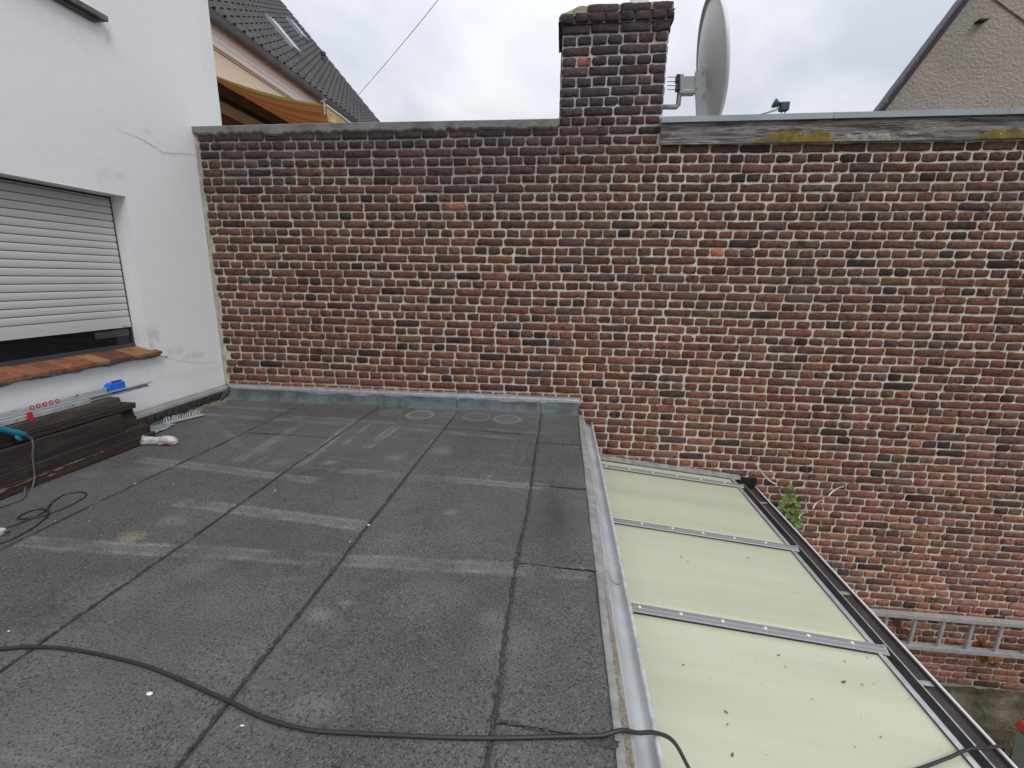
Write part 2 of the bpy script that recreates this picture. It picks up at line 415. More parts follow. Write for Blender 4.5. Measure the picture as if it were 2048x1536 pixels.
# a row cut by the flashing
area = []
for i, (cx, cz, w_, h, st) in enumerate(bricks):
    a = toscreen((cx - w_ / 2, D, cz + h / 2)); b = toscreen((cx + w_ / 2, D, cz - h / 2))
    u = (a[0] + b[0]) / 2; v = (a[1] + b[1]) / 2
    inside = 0 < u < 2048 and 0 < v < 1536
    # hidden behind the lean-to roof
    hid = cz < -1.62 and cx < 1.7
    area.append(abs((b[0] - a[0]) * (b[1] - a[1])) if inside and not hid else 0)
order = np.argsort(-np.array(area)); big = set(order[:300].tolist())
rest = MB()
def put_brick(parent, cx, cy, cz, w_, h, st, colr, rot=0, single=True, bag=None, org=(0, D, GZ), face=.0085):
    vs, fs = brick_geo(w_, h, 3 if st else 1, face=face)
    ca, sa = cos(rot), sin(rot)
    vs = [(x * ca - y * sa, x * sa + y * ca, z) for x, y, z in vs]
    if single:
        b = MB().add(vs, fs, colr).build('brick', m_brick, parent, smooth=True)
        b.location = (cx - org[0], cy - org[1], cz - org[2])
        return b
    bag.add([(x + cx - org[0], y + cy - org[1], z + cz - org[2]) for x, y, z in vs], fs, colr)
SPECIAL = [(on(1440, 505, 1, D), (.50, .15, .085)), (on(1152, 128, 1, D), (.36, .15, .11)), (on(900, 412, 1, D), (.34, .13, .09))]
for i, (cx, cz, w_, h, st) in enumerate(bricks):
    c = brick_color(cx, cz)
    for P, sc_ in SPECIAL:
        if abs(P.x - cx) < w_ / 2 and abs(P.z - cz) < .035: c = sc_
    put_brick(wall, cx, D, cz, w_, h, st, c, 0, i in big, rest)
o = rest.build('brickwork', m_brick, wall, smooth=True); o['kind'] = 'stuff'

# mortar: pointed face between the bricks
def mortar_grid(x0, x1, z0, z1, step, ytop):
    nx = int((x1 - x0) / step) + 1; nz = int((z1 - z0) / step) + 1
    X, Z = np.meshgrid(np.linspace(x0, x1, nx), np.linspace(z0, z1, nz))
    Yd = -0.0012 + vnoise(X, Z, 38, 21, 2) * 0.0036 + vnoise(X, Z, 9, 22) * 0.0012
    s = soot(X, Z)[..., None]
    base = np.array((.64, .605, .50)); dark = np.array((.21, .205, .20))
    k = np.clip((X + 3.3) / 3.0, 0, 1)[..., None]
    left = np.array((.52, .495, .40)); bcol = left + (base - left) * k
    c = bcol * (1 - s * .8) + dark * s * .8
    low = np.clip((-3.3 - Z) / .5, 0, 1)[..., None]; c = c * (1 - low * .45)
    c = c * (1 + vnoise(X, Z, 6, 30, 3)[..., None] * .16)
    C = np.concatenate([c, np.ones_like(c[..., :1])], -1)
    Xc = (X[:-1, :-1] + X[1:, 1:]) / 2; Zc = (Z[:-1, :-1] + Z[1:, 1:]) / 2
    mask = ~((Xc < .1) & (Zc < -1.2))
    return grid_mesh('mortar', X, -Yd, Z - GZ, {'Col': C}, mask)
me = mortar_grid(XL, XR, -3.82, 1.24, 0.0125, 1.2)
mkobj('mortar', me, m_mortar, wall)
MB().box(XL, XR, 0.022, 0.30, 0, 1.175 - GZ).build('wall_core', m_conc, wall)
# rubble footing below the bricks
X, Z = np.meshgrid(np.linspace(0.2, XR, 140), np.linspace(GZ - .05, -3.725, 30))
foot = grid_mesh('stone_footing', X, -0.012 - np.abs(vnoise(X, Z, 7, 41, 3)) * .05 - .05 * np.clip((-3.8 - Z) / .2, 0, 1), Z - GZ)
mkobj('stone_footing', foot, m_stone_old, wall)
# concrete coping (left part) with smeared, ragged underside
cm = MB()
nx = 420; xs = np.linspace(XL - .0, -0.072, nx)
low = 1.181 + vnoise(xs, xs * 0, 30, 51, 3) * .013 - np.where(vnoise(xs, xs * 0, 9, 52) > .45, .010, 0)
top = 1.252 + vnoise(xs, xs * 0, 1.1, 53) * .004
vs = []
for x, l, t in zip(xs, low, top):
    vs += [(x, -.010, l - GZ), (x, -.024, l + .014 - GZ), (x, -.026, t - .006 - GZ), (x, -.018, t - GZ), (x, .33, t + .006 - GZ)]
fs = [(i * 5 + j, (i + 1) * 5 + j, (i + 1) * 5 + j + 1, i * 5 + j + 1) for i in range(nx - 1) for j in range(4)]
fs += [(0, 1, 2, 3, 4)]
cm.add(vs, fs); cm.build('concrete_coping', m_conc, wall)
# pale cement fillet in the corner with the white house
X, Z = np.meshgrid(np.linspace(0, 1, 7), np.linspace(-1.05, 1.18, 150))
wd = .040 + vnoise(Z, Z * 0, 5, 61, 3) * .028 - np.clip(Z - .4, 0, 1) * .03
Xf = XL + X * np.clip(wd, .008, .09); Yf = -0.014 * (1 - X ** 2) - vnoise(Xf, Z, 40, 62) * .002 + X ** 4 * .006
mkobj('cement_fillet', grid_mesh('cement_fillet', Xf, Yf, Z - GZ), m_cement, wall)
# white mortar crumbs and lime runs stuck on the face
crumb = MB()
for _ in range(150):
    x = rng.uniform(.6, 4.6) if rng.random() < .75 else rng.uniform(-3, 4.6); z = rng.uniform(-3.2, 1.0)
    if x < .3 and z < -.95: continue
    k = round((Z0 - z) / PT - .5); z = Z0 - PT * (k + .5) + rng.normal(0, .003)
    a = rng.uniform(.006, .022); b = rng.uniform(.003, .0065); nn = 9
    pts = [(x + a * cos(2 * pi * q / nn) * rng.uniform(.7, 1.2), 0, z + b * sin(2 * pi * q / nn) * rng.uniform(.7, 1.2)) for q in range(nn)]
    crumb.add([(p[0], -.004, p[2] - GZ) for p in pts] + [(x, -.0105, z - GZ)], [((q + 1) % nn, q, nn) for q in range(nn)])
o = crumb.build('mortar_crumbs', m_whitebit, wall, smooth=True); o['kind'] = 'stuff'

# ------------------------------------------------------------------ chimney
CX0, CX1 = -0.072, 0.728
ch = empty('chimney', (0.33, D + .23, 1.25), 'sooty square brick chimney stack with corbelled top rising from the brick wall', 'chimney')
OC = (0.33, D + .23, 1.25)
cor = MB()
def chim_off(k): return {-11: .026, -12: .016, -10: .008}.get(k, 0.0)
for k in range(-2, -13, -1):
    z = Z0 - PT * k
    if z - .03 < 1.24: continue
    e_ = chim_off(k); x = CX0 - e_; st = k % 2 == 0; L = BW if st else BW / 2
    hh = .060
    lim = CX1 + e_
    first = True
    while x < lim - .03:
        wl = L * rng.uniform(.94, 1.06)
        if first and st: wl = L * rng.uniform(.6, .95)
        first = False
        if lim - (x + wl) < .05: wl = lim - x
        cx = x + wl / 2; zz_ = z + (cx - .33) * .012 + rng.normal(0, .002) - (.014 if k == -12 else 0)
        c = np.array(brick_color(cx, z)) * .72 * rng.uniform(.75, 1.3) + np.array((.020, .017, .019))
        if abs(cx + .005 - (-.0)) < 0: pass
        if k == -7 and abs(cx - .085) < .058: c = (.36, .15, .11)
        if not (k == -12 and cx < .1):
            put_brick(ch, cx, D - e_, zz_, wl - .011, hh, st, tuple(c), rng.normal(0, .01), True, None, OC, face=.009)
        x += wl
    # flanks
    for side, xx, rot in ((-1, CX0 - e_, -pi / 2), (1, CX1 + e_, pi / 2)):
        y = D + .012 - e_; Ls = BW / 2 if st else BW
        while y < D + .45:
            wl = Ls * rng.uniform(.94, 1.06)
            if D + .46 - (y + wl) < .05: wl = D + .46 - y
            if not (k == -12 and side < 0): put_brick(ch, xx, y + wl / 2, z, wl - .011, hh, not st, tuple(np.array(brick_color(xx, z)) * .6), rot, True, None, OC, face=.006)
            y += wl
def chim_mortar(x0, x1, y, z0, z1):
    X, Z = np.meshgrid(np.linspace(x0, x1, 60), np.linspace(z0, z1, 60))
    c = np.ones(X.shape + (3,)) * np.array((.56, .55, .53)) * (1 + vnoise(X, Z, 9, 71, 2)[..., None] * .3)
    C = np.concatenate([c, np.ones_like(c[..., :1])], -1)
    return grid_mesh('mortar', X - OC[0], y - OC[1] - vnoise(X, Z, 30, 72, 2) * .003, Z - OC[2], {'Col': C})
mkobj('mortar', chim_mortar(CX0 + .002, CX1 - .002, D + .003, 1.235, 1.90), m_mortar, ch)
cb = MB()
cb.box(CX0 + .003, CX1 - .003, D + .01, D + .455, 1.2, 1.90); cb.box(CX0 - .015, CX1 + .015, D - .012, D + .47, 1.908, 1.975)
for v in range(len(cb.v)): cb.v[v] = (cb.v[v][0] - OC[0], cb.v[v][1] - OC[1], cb.v[v][2] - OC[2])
cb.build('stack_core', m_conc, ch)
X, Y = np.meshgrid(np.linspace(CX0 - .035, CX1 + .03, 40), np.linspace(D - .025, D + .47, 26))
Zt = 2.022 + .02 * (X + .07) - .045 * np.clip((.06 - X) / .16, 0, 1) ** 1.5 + vnoise(X, Y, 16, 81, 3) * .016
rimd = np.minimum(np.minimum(X - (CX0 - .035), CX1 + .03 - X), np.minimum(Y - (D - .025), D + .47 - Y))
Zt -= .06 * (rimd < .005)
mkobj('mortar_cap', grid_mesh('mortar_cap', X - OC[0], Y - OC[1], Zt - OC[2]), mat('mossy_mortar', (.27, .27, .19), .95, c2=(.12, .13, .075), scale=22, mott=.4, bump=1.0, bscale=70, bdist=.008), ch)
MB().box(.03 - OC[0], .22 - OC[0], -.2, .02, 2.0 - OC[2], 2.018 - OC[2]).build('flat_tile', m_cement, ch, bevel=.003)
pot = MB()
pot.box(.42 - OC[0], .60 - OC[0], -.16, .06, 2.0 - OC[2], 2.05 - OC[2]); pot.box(.44 - OC[0], .58 - OC[0], -.14, .04, 2.05 - OC[2], 2.13 - OC[2])
pot.build('chimney_pot_base', m_white_paint, ch, bevel=.006)

# ------------------------------------------------------------------ roof edge right of the chimney
re = empty('flat_roof_edge', (3, D, 1.2), 'weathered lichen stained fascia board under a grey zinc capping right of the chimney', 'roof edge')
RO = (3, D, 1.2)
X, Z = np.meshgrid(np.linspace(.724, 7.3, 330), np.linspace(0, 1, 12))
bl = 1.044 + (X - .73) * .0035; bt = 1.200 + (X - .73) * .004
grain = vnoise(X * 1.2, (bl + (bt - bl) * Z) * 30, 1.6, 91, 3)
Yb = -.034 + grain * .004 + .003 * vnoise(X, Z, 2, 92)
Zb = bl + (bt - bl) * Z
Zb[0] += vnoise(X[0], X[0] * 0, 3, 93, 3) * .003
mkobj('fascia_board', grid_mesh('fascia_board', X - RO[0], Yb, Zb - RO[2]), m_wood_old, re)
MB().add([(.724 - 3, -.034, 1.05 - 1.2), (7.3 - 3, -.034, 1.067 - 1.2), (7.3 - 3, .02, 1.067 - 1.2), (.724 - 3, .02, 1.05 - 1.2),
          (.724 - 3, -.034, 1.20 - 1.2), (.724 - 3, .02, 1.20 - 1.2)], [(0, 3, 2, 1), (0, 4, 5, 3)]).build('board_underside', m_wood_old, re)
def lichen_patch(u0, u1, seed, zt):
    p0 = on(u0, 280, 1, D); p1 = on(u1, 280, 1, D)
    X, Z = np.meshgrid(np.linspace(p0.x, p1.x, 70), np.linspace(0, 1, 16))
    env = np.clip(np.minimum((X - p0.x) / .12, (p1.x - X) / .05), 0, 1)
    hgt = zt * env * (.55 + .45 * vnoise(X, X * 0, 7, seed, 3))
    bl = 1.0445 + (X - .73) * .0035
    Zl = bl + np.clip(hgt, 0.002, .12) * Z
    return grid_mesh('lichen', X - RO[0], -.0405 - .002 * vnoise(X, Zl, 30, seed) + .004 * Z ** 3, Zl - RO[2])
for a_, b_, s_, z_ in ((1500, 1664, 95, .115), (1940, 2060, 96, .125)):
    mkobj('lichen', lichen_patch(a_, b_, s_, z_), m_lichen, re)
m_lich2 = mat('grey_lichen', (.16, .135, .09), 0.95, c2=(.32, .31, .27), scale=26, mott=0.4, bump=1.0, bscale=90, bdist=0.004)
mkobj('lichen', lichen_patch(1655, 1800, 97, .075), m_lich2, re)
for u in (1345, 1600, 1738, 1820, 2000):
    p = on(u, 268, 1, D - .04)
    MB().tube([(p.x - 3, -.046, p.z - 1.2), (p.x - 3, -.036, p.z - 1.2)], .0035, 8).build('screw_head', m_screw, re)
sl = .005
segs = [.715, 1.97, 2.14, 3.16, 5.2, 7.35]
for i in range(len(segs) - 1):
    a_, b_ = segs[i], segs[i + 1] - .002
    za = 1.238 + (a_ - .73) * sl; zb = 1.238 + (b_ - .73) * sl; pr = .0015 * (i % 2)
    MB().add([(a_ - 3, -.058 - pr, za - .041 - 1.2), (b_ - 3, -.058 - pr, zb - .041 - 1.2), (b_ - 3, -.058 - pr, zb - 1.2), (a_ - 3, -.058 - pr, za - 1.2),
              (b_ - 3, .30, zb + .005 - 1.2), (a_ - 3, .30, za + .005 - 1.2), (a_ - 3, -.048, za - .041 - 1.2), (b_ - 3, -.048, zb - .041 - 1.2)],
             [(0, 1, 2, 3), (3, 2, 4, 5), (6, 7, 1, 0), (6, 0, 3)]).build('zinc_capping', m_zinc_cap, re)
MB().box(.76 - 3, 7.35 - 3, .30, 4.0, -.15, -.02).build('flat_roof', m_deck if False else m_stone, re)

# ------------------------------------------------------------------ flat roof terrace (felt)
H = -1.202
deck = tag(empty('roof_terrace', (0, 0, H)), kind='structure')
MB().box(XL - .2, .185, -2.5, D + .02, GZ - H, -.012).build('building_block', m_conc, deck)
MB().box(XL, .188, -2.5, D, -.012, -.006).build('bitumen_layer', m_bitumen, deck)
def P2(u, v): p = on(u, v, 2, H); return (p.x, p.y)
dust_lines = []
def DL(u0, v0, u1, v1, wd, a, edge=True): dust_lines.append((P2(u0, v0), P2(u1, v1), wd, a, edge))
DL(350, 1003, 735, 1052, .075, .9); DL(268, 917, 640, 962, .065, .8); DL(680, 940, 1100, 975, .06, .8)
DL(30, 1083, 1190, 1148, .075, .9); DL(380, 826, 690, 849, .06, .8); DL(580, 833, 800, 847, .05, .6)
DL(607, 845, 466, 927, .055, .7); DL(716, 838, 590, 938, .05, .8); DL(800, 846, 730, 897, .07, .8); DL(742, 846, 684, 892, .02, .6)
DL(808, 857, 1040, 878, .045, .7); DL(830, 849, 1100, 868, .03, .5); DL(423, 838, 482, 896, .05, .5); DL(430, 812, 590, 822, .04, .6)
DL(0, 1480, 160, 1538, .05, .5); DL(420, 830, 560, 838, .02, .6, False)
_r = np.random.default_rng(77)
for _ in range(46):
    u_, v_ = _r.uniform(430, 1120), _r.uniform(812, 960); ang = _r.choice([0, 1]); x_, y_ = P2(u_, v_); ln_ = _r.uniform(.1, .5)
    dust_lines.append(((x_, y_), (x_ + ln_ * (1 if ang else .05), y_ + ln_ * (-.06 if ang else 1) * (1 if ang else .8)), _r.uniform(.008, .03), _r.uniform(.15, .4), False))
for _ in range(14):
    u_, v_ = _r.uniform(0, 1150), _r.uniform(960, 1500); x_, y_ = P2(u_, v_); ln_ = _r.uniform(.05, .3)
    dust_lines.append(((x_, y_), (x_ + ln_, y_ + _r.uniform(-.1, .1)), _r.uniform(.01, .04), _r.uniform(.1, .3), False))
rings = [(P2(781, 824), .10, .5, False), (P2(841, 829), .115, .9, True), (P2(898, 829), .08, .5, False), (P2(953, 834), .115, .5, True), (P2(1014, 838), .115, .85, True)]
blots = [(265, 1075, .08, .9, 'tan'), (660, 925, .07, .8, ''), (790, 915, .12, .6, ''), (885, 902, .10, .7, ''), (640, 1225, .06, .8, ''), (690, 1207, .04, .8, ''), (900, 1025, .06, .7, ''),
         (560, 925, .1, .5, ''), (180, 950, .1, .4, ''), (400, 1140, .12, .4, ''), (640, 1410, .08, .6, ''), (985, 1240, .1, .45, ''), (430, 1200, .2, .25, ''), (340, 1040, .1, .5, ''),
         (452, 797, .15, 2.0, 'tan'), (430, 803, .15, 2.2, 'tan'), (405, 812, .13, 2., 'tan'), (385, 822, .11, 1.6, 'tan'), (345, 838, .09, 1.2, 'tan'), (100, 1290, .3, .3, ''), (240, 1180, .25, .35, ''), (60, 1450, .25, .3, ''), (780, 1080, .2, .3, ''), (300, 940, .15, .35, ''), (520, 900, .12, .35, ''), (870, 1190, .2, .25, ''), (1015, 1290, .14, .3, ''), (500, 1300, .25, .2, ''), (560, 880, .1, .4, '')]
blots = [(P2(a, b), r, s_, t_) for a, b, r, s_, t_ in blots]
def deck_colors(X, Y):
    base = np.array((.108, .107, .104))
    v = 1 + .30 * vnoise(X, Y, 2.3, 101, 4) + .12 * vnoise(X, Y, 24, 102, 2) + .10 * vnoise(X * 1.0, Y * .25, 3.5, 103, 2)
    d = np.zeros_like(X)
    jit = vnoise(X, Y, 5, 104, 2) * .012
    for (a, b, wd, s_, edge) in dust_lines:
        ax, ay = a; bx, by = b; L = math.hypot(bx - ax, by - ay); dx, dy = (bx - ax) / L, (by - ay) / L
        t = (X - ax) * dx + (Y - ay) * dy; q = np.abs(-(X - ax) * dy + (Y - ay) * dx + jit)
        inl = np.clip(np.minimum(t, L - t) / .05, 0, 1)
        brk = np.clip(.75 + 1.1 * vnoise(X, Y, 7, 105, 3), 0, 1)
        if edge: pr = np.exp(-((q - wd / 2) / .010) ** 2) * (.55 + .35 * vnoise(X, Y, 11, 108, 2)) + (q < wd / 2) * .40
        else: pr = np.exp(-(q / (wd / 2)) ** 2)
        d = np.maximum(d, pr * inl * s_ * brk)
    for (c_, r, s_, hollow) in rings:
        q = np.hypot(X - c_[0], Y - c_[1]) + jit
        pr = np.exp(-((q - r) / .012) ** 2) * (.9 if hollow else .3) + (q < r) * (.35 if not hollow else .22)
        d = np.maximum(d, pr * s_)
    tan = np.zeros_like(X)
    for (c_, r, s_, t_) in blots:
        q = np.hypot((X - c_[0]), (Y - c_[1]) * 1.25) / r * (1 + .7 * vnoise(X, Y, 9, 106, 3))
        pr = np.clip(1 - q, 0, 1) * s_
        if t_: tan = np.maximum(tan, pr)
        else: d = np.maximum(d, pr * .8)
    d = np.clip(d, 0, 1)[..., None]; tan = np.clip(tan * 1.4, 0, 1)[..., None]
    c = base * v[..., None]
    c = c + (np.array((.33, .33, .325)) - c) * d * .85
    c = c + (np.array((.30, .25, .175)) - c) * tan * .75
    # damp dark patch in the right strip
    w_ = np.exp(-(((X - .0) / .09) ** 2 + ((Y - 2.25) / .5) ** 2))[..., None]
    c = c * (1 - .30 * w_ * (1 + vnoise(X, Y, 5, 107, 3)[..., None]))
    return np.concatenate([c, np.ones_like(c[..., :1])], -1)
seams = [XL + .055, -2.430, -1.683, -.912, -.145, .187]
def seam_edge(i, y, side):
    """wavy edge of sheet i; the lap shows a little bitumen"""
    x = seams[i]
    if i == 0: return np.full_like(y, XL + .002)
    if i == 5: return x + vnoise(y, y * 0, 3, 111) * .004 - .004 + vnoise(y, y * 0, 22, 119, 3) * .0035
    return x + vnoise(y, y * 0, 1.6, 112 + i, 3) * .012 + side * (.0012 + .0024 * (1 + vnoise(y, y * 0, 9, 120 + i + (side > 0) * 5, 3)) * .8)
# cross joints: (sheet, y)
cross = {1: [3.18], 3: [3.50], 4: [3.285, 2.545, 1.762, 1.020]}
for i in range(5):
    cuts = [-2.5] + sorted(cross.get(i, [])) + [D - .055]
    for q in range(len(cuts) - 1):
        y0, y1 = cuts[q] + (.004 if q else 0), cuts[q + 1] - (.004 if q < len(cuts) - 2 else 0)
        blocks = [(y0, min(y1, .55), .25), (max(y0, .55), y1, .0125)] if y0 < .55 else [(y0, y1, .0125)]
        ys = np.unique(np.concatenate([np.arange(a, b, s) for a, b, s in blocks] + [[y1]]))
        nx = int((seams[i + 1] - seams[i]) / .0125) + 1
        S, Yg = np.meshgrid(np.linspace(0, 1, nx), ys)
        L_ = seam_edge(i, Yg, 1); R_ = seam_edge(i + 1, Yg, -1)
        Xg = L_ + (R_ - L_) * S
        # cross joints run slightly skewed and ragged
        Yw = Yg.copy()
        for end, yy in ((0, y0), (1, y1)):
            if (end == 0 and q == 0) or (end == 1 and q == len(cuts) - 2): continue
            wgt = np.clip(1 - np.abs(Yg - yy) / .1, 0, 1)
            Yw += wgt * (vnoise(Xg, Xg * 0 + cuts[q + end], 6, 130, 3) * .012 - (Xg - seams[i] - .15) * .05)
        Zg = .0045 * (i % 2) * 0 + vnoise(Xg, Yw, 1.8, 140, 2) * .0035 + vnoise(Xg, Yw, 45, 141, 2) * .0008
        edge = np.minimum(np.minimum(Xg - L_, R_ - Xg), .02) / .02
        Zg = Zg - .002 * (1 - edge) ** 2
        # low cant against the white house and the brick wall
        Zg += np.clip((Yw - (D - .14)) / .085, 0, 1) ** 2 * .018
        if i == 0: Zg += np.clip((XL + .10 - Xg) / .10, 0, 1) ** 2 * .035
        e2 = (S == 0) | (S == 1); Zg = np.where(e2, Zg - .005, Zg)
        me = grid_mesh('felt_sheet', Xg, Yw, Zg, {'Col': deck_colors(Xg, Yw)})
        mkobj('felt_sheet', me, m_deck, deck)
# bitumen oozing from the laps: broken beads
bd = MB()
for i in range(1, 5):
    y = -2.0
    while y < D - .1:
        ln = rng.uniform(.03, .22)
        x = float(seam_edge(i, np.array([y]), 0)[0]) + rng.normal(0, .002)
        x2 = float(seam_edge(i, np.array([y + ln]), 0)[0])
        wd = rng.uniform(.001, .0045) * (1.8 if i == 4 and y < 2 else 1)
        bd.add([(x - wd, y, .0005), (x + wd, y, .0005), (x2 + wd * .7, y + ln, .0005), (x2 - wd * .7, y + ln, .0005), ((x + x2) / 2, y + ln / 2, .0035)],
               [(0, 1, 4), (1, 2, 4), (2, 3, 4), (3, 0, 4)])
        y += ln + rng.uniform(0, .08)
for (sx0, sx1, yy, sl_) in ((-.14, .18, 3.285, -.03), (-.05, .18, 2.545, -.06), (-.11, .18, 1.762, -.03), (-.125, .185, 1.020, -.10), (-.90, -.30, 3.50, -.08), (-2.42, -1.72, 3.18, .04)):
    x = sx0
    while x < sx1:
        ln = rng.uniform(.008, .03); y = yy + (x - sx0 - .1) * sl_ + rng.normal(0, .002); wd = rng.uniform(.0015, .005) * (1.6 if yy < 1.2 else 1)
        bd.add([(x, y - wd, .001), (x + ln, y - wd * .8, .001), (x + ln * 1.1, y + wd, .001), (x, y + wd * .7, .001), (x + ln / 2, y, .005)], [(0, 1, 4), (1, 2, 4), (2, 3, 4), (3, 0, 4)]); x += ln * rng.uniform(.7, 1.6)
for i in (1, 2, 3, 4):
    for _ in range(420 if i > 2 else 200):
        y = .55 + 2.2 * rng.random() ** 1.6; x = float(seam_edge(i, np.array([y]), 0)[0]) + rng.normal(0, .0035 + .002 * (i == 4)); a = rng.uniform(.0015, .0045); b_ = rng.uniform(.002, .008)
        bd.add([(x - a, y - b_, .001), (x + a * .8, y - b_ * .8, .001), (x + a, y + b_, .001), (x - a * .7, y + b_ * .9, .001), (x, y, rng.uniform(.003, .006))], [(0, 1, 4), (1, 2, 4), (2, 3, 4), (3, 0, 4)])
o = bd.build('bitumen_beads', m_bitumen, deck); o['kind'] = 'stuff'
for (u, v, r) in ((1215, 1487, .035), (1185, 1484, .028)):
    p = on(u, v, 2, H); nn = 14
    MB().add([(p.x + r * cos(2 * pi * k / nn) * rng.uniform(.7, 1.2), p.y + r * .45 * sin(2 * pi * k / nn) * rng.uniform(.7, 1.2), .0035) for k in range(nn)] + [(p.x, p.y, .006)],
             [(k, (k + 1) % nn, nn) for k in range(nn)]).build('bitumen_patch', m_bitumen, deck)
# upstand on the brick wall (separate felt strips)
us = [XL + .01, -2.50, -1.70, -.935, -.155, .197]
for i in range(5):
    a_, b_ = us[i] + .003, us[i + 1] - .003
    X, T = np.meshgrid(np.linspace(a_, b_, int((b_ - a_) / .02)), np.linspace(0, 1, 12))
    Yu = D - .085 + .068 * T ** .7 + vnoise(X, T, 6, 150 + i, 2) * .005 + .001 * (i % 2)
    Zu = .008 + .105 * T ** 1.5 + vnoise(X, T, 9, 151, 2) * .003
    Xs = X + (T - .5) * .01 * vnoise(X * 0 + i, T, 3, 152)
    mkobj('upstand_strip', grid_mesh('upstand_strip', Xs, Yu, Zu), m_upstand, deck)
MB().add([(.197, D - .085, 0), (.197, D, 0), (.197, D, .11), (.197, D - .02, .11)], [(0, 1, 2, 3)]).build('upstand_end', m_upstand, deck)
# upstand along the white house: black gap and torn bitumen
MB().box(XL + .001, XL + .012, .5, D - .07, .01, .1).build('bitumen_skirt', m_bitumen, deck)
rg = MB()
for _ in range(130):
    y = rng.uniform(1.0, D - .08); s_ = rng.uniform(.006, .022)
    rg.box(XL + .008, XL + .008 + s_, y, y + s_ * rng.uniform(1, 2.5), rng.uniform(.02, .07), rng.uniform(.07, .095))
o = rg.build('torn_bitumen', m_bitumen, deck); o['kind'] = 'stuff'
# ragged vertical tear in the corner
MB().tube([(XL + .055, D - .03, .135), (XL + .05, D - .05, .09), (XL + .03, D - .1, .05), (XL + .035, D - .14, .02)], [.008, .014, .018, .006], 7).build('bitumen_drip', m_bitumen, deck)

# termination strips (aluminium) with screws
def strip(name, lab, prof, length_axis, a0, a1, mt):
    pass
fl = empty('wall_flashing_strip', (-1.5, D, -1.08), 'white aluminium flashing strip with screws along the foot of the brick wall', 'flashing')
FO = Vector((-1.5, D, -1.08))
prof = [(-.004, -1.053), (-.018, -1.055), (-.019, -1.066), (-.024, -1.069), (-.024, -1.092), (-.019, -1.095), (-.021, -1.108), (-.004, -1.108)]
for (x0, x1, dz) in ((XL + .035, -.745, 0), (-.741, .200, -.0015)):
    b = MB(); n = len(prof); vs = [(x, y + (x > 9), z + dz) for x in (x0, x1) for y, z in prof]
    b.add([(v[0] - FO.x, v[1], v[2] - FO.z) for v in vs], [(i, i + 1, n + i + 1, n + i) for i in range(n - 1)] + [tuple(range(n)), tuple(range(2 * n - 1, n - 1, -1))])
    b.build('aluminium_strip', m_alu, fl)
x = XL + .10
while x < .19:
    MB().tube([(x - FO.x, -.028, 0), (x - FO.x, -.022, 0)], .0042, 8).build('screw_head', m_alu_dull, fl); x += .142
X, T = np.meshgrid(np.linspace(XL + .02, .20, 200), np.linspace(0, 1, 5))
mkobj('sealant_bead', grid_mesh('sealant_bead', X - FO.x, -.018 + T * .016 - .002 * vnoise(X, T, 20, 160), -1.054 + .016 * T + vnoise(X, T * 0, 9, 161, 2) * .004 * T - FO.z), m_lead, fl)
f2 = empty('house_flashing_strip', (XL, 2.6, -1.08), 'dull grey flashing strip with screws along the foot of the white house wall', 'flashing')
b = MB(); x = 0
prof2 = [(.003, -1.046), (.014, -1.050), (.015, -1.070), (.021, -1.074), (.021, -1.098), (.015, -1.110), (.003, -1.110)]
b.sweep([(px_, pz + 1.08) for px_, pz in prof2], .6 - 2.6, D - .035 - 2.6, closed=True); b.build('aluminium_strip', m_plate, f2)
for k in range(6):
    y = 1.2 + k * .52; MB().tube([(.019, y - 2.6, .01), (.024, y - 2.6, .01)], .005, 8).build('screw_head', m_alu_dull, f2)

# ------------------------------------------------------------------ zinc gutter along the terrace edge
zg = empty('zinc_gutter', (.25, 1.5, -1.28), 'pale zinc gutter with rolled lip between the felt roof and the lean-to roof', 'gutter')
GO = (.25, 1.5, -1.28)
YE = D - .01
def gsweep(name, pr, mt, y0, y1, jit=0, solid=0, ny=60, smooth=True, sd=0):
    Pn = len(pr); ys = np.linspace(y0, y1, ny)
    X = np.array([[p[0] for p in pr]] * ny); Z = np.array([[p[1] for p in pr]] * ny); Y = np.repeat(ys[:, None], Pn, 1)
    if jit: X = X + vnoise(Y, X * 40, 4, 170 + sd, 3) * jit; Z = Z + vnoise(Y, X * 40, 3, 171 + sd, 2) * jit * .6
    me = grid_mesh(name, X - GO[0], Y - GO[1], Z - GO[2])
    return mkobj(name, me, mt, zg, solid=solid)
gsweep('sealing_strip', [(.186, -1.206), (.193, -1.2035), (.208, -1.207), (.222, -1.213), (.2335, -1.221)], m_lead, -1.5, YE, .003)
gsweep('gutter_channel', [(.226, -1.222), (.234, -1.226), (.244, -1.240), (.252, -1.262), (.262, -1.282), (.276, -1.293), (.290, -1.296), (.300, -1.290), (.306, -1.276), (.309, -1.268)], m_zinc, -1.5, YE, .0012, solid=.0012)
# rolled lip with a joint collar
lp = MB(); lp.tube([(.313 - GO[0] + float(vnoise(y, 0, 1.5, 175)) * .002, y - GO[1], -1.270 - GO[2]) for y in np.linspace(-1.5, YE - .01, 60)], .0085, 10)
lp.build('rolled_lip', m_lipwhite, zg, smooth=True)
MB().tube([(.313 - GO[0], 1.93 - GO[1], .0105), (.313 - GO[0], 1.955 - GO[1], .0105)], .0115, 12).build('lip_collar', m_lipwhite, zg)
lipz = -1.270
# seam of the zinc at the collar
gsweep('channel_joint', [(.226, -1.2205), (.2345, -1.2245), (.2455, -1.239), (.2535, -1.261), (.263, -1.2805), (.276, -1.2915), (.290, -1.2945), (.299, -1.2885)], m_lead, 1.80, 1.812, 0, ny=2)
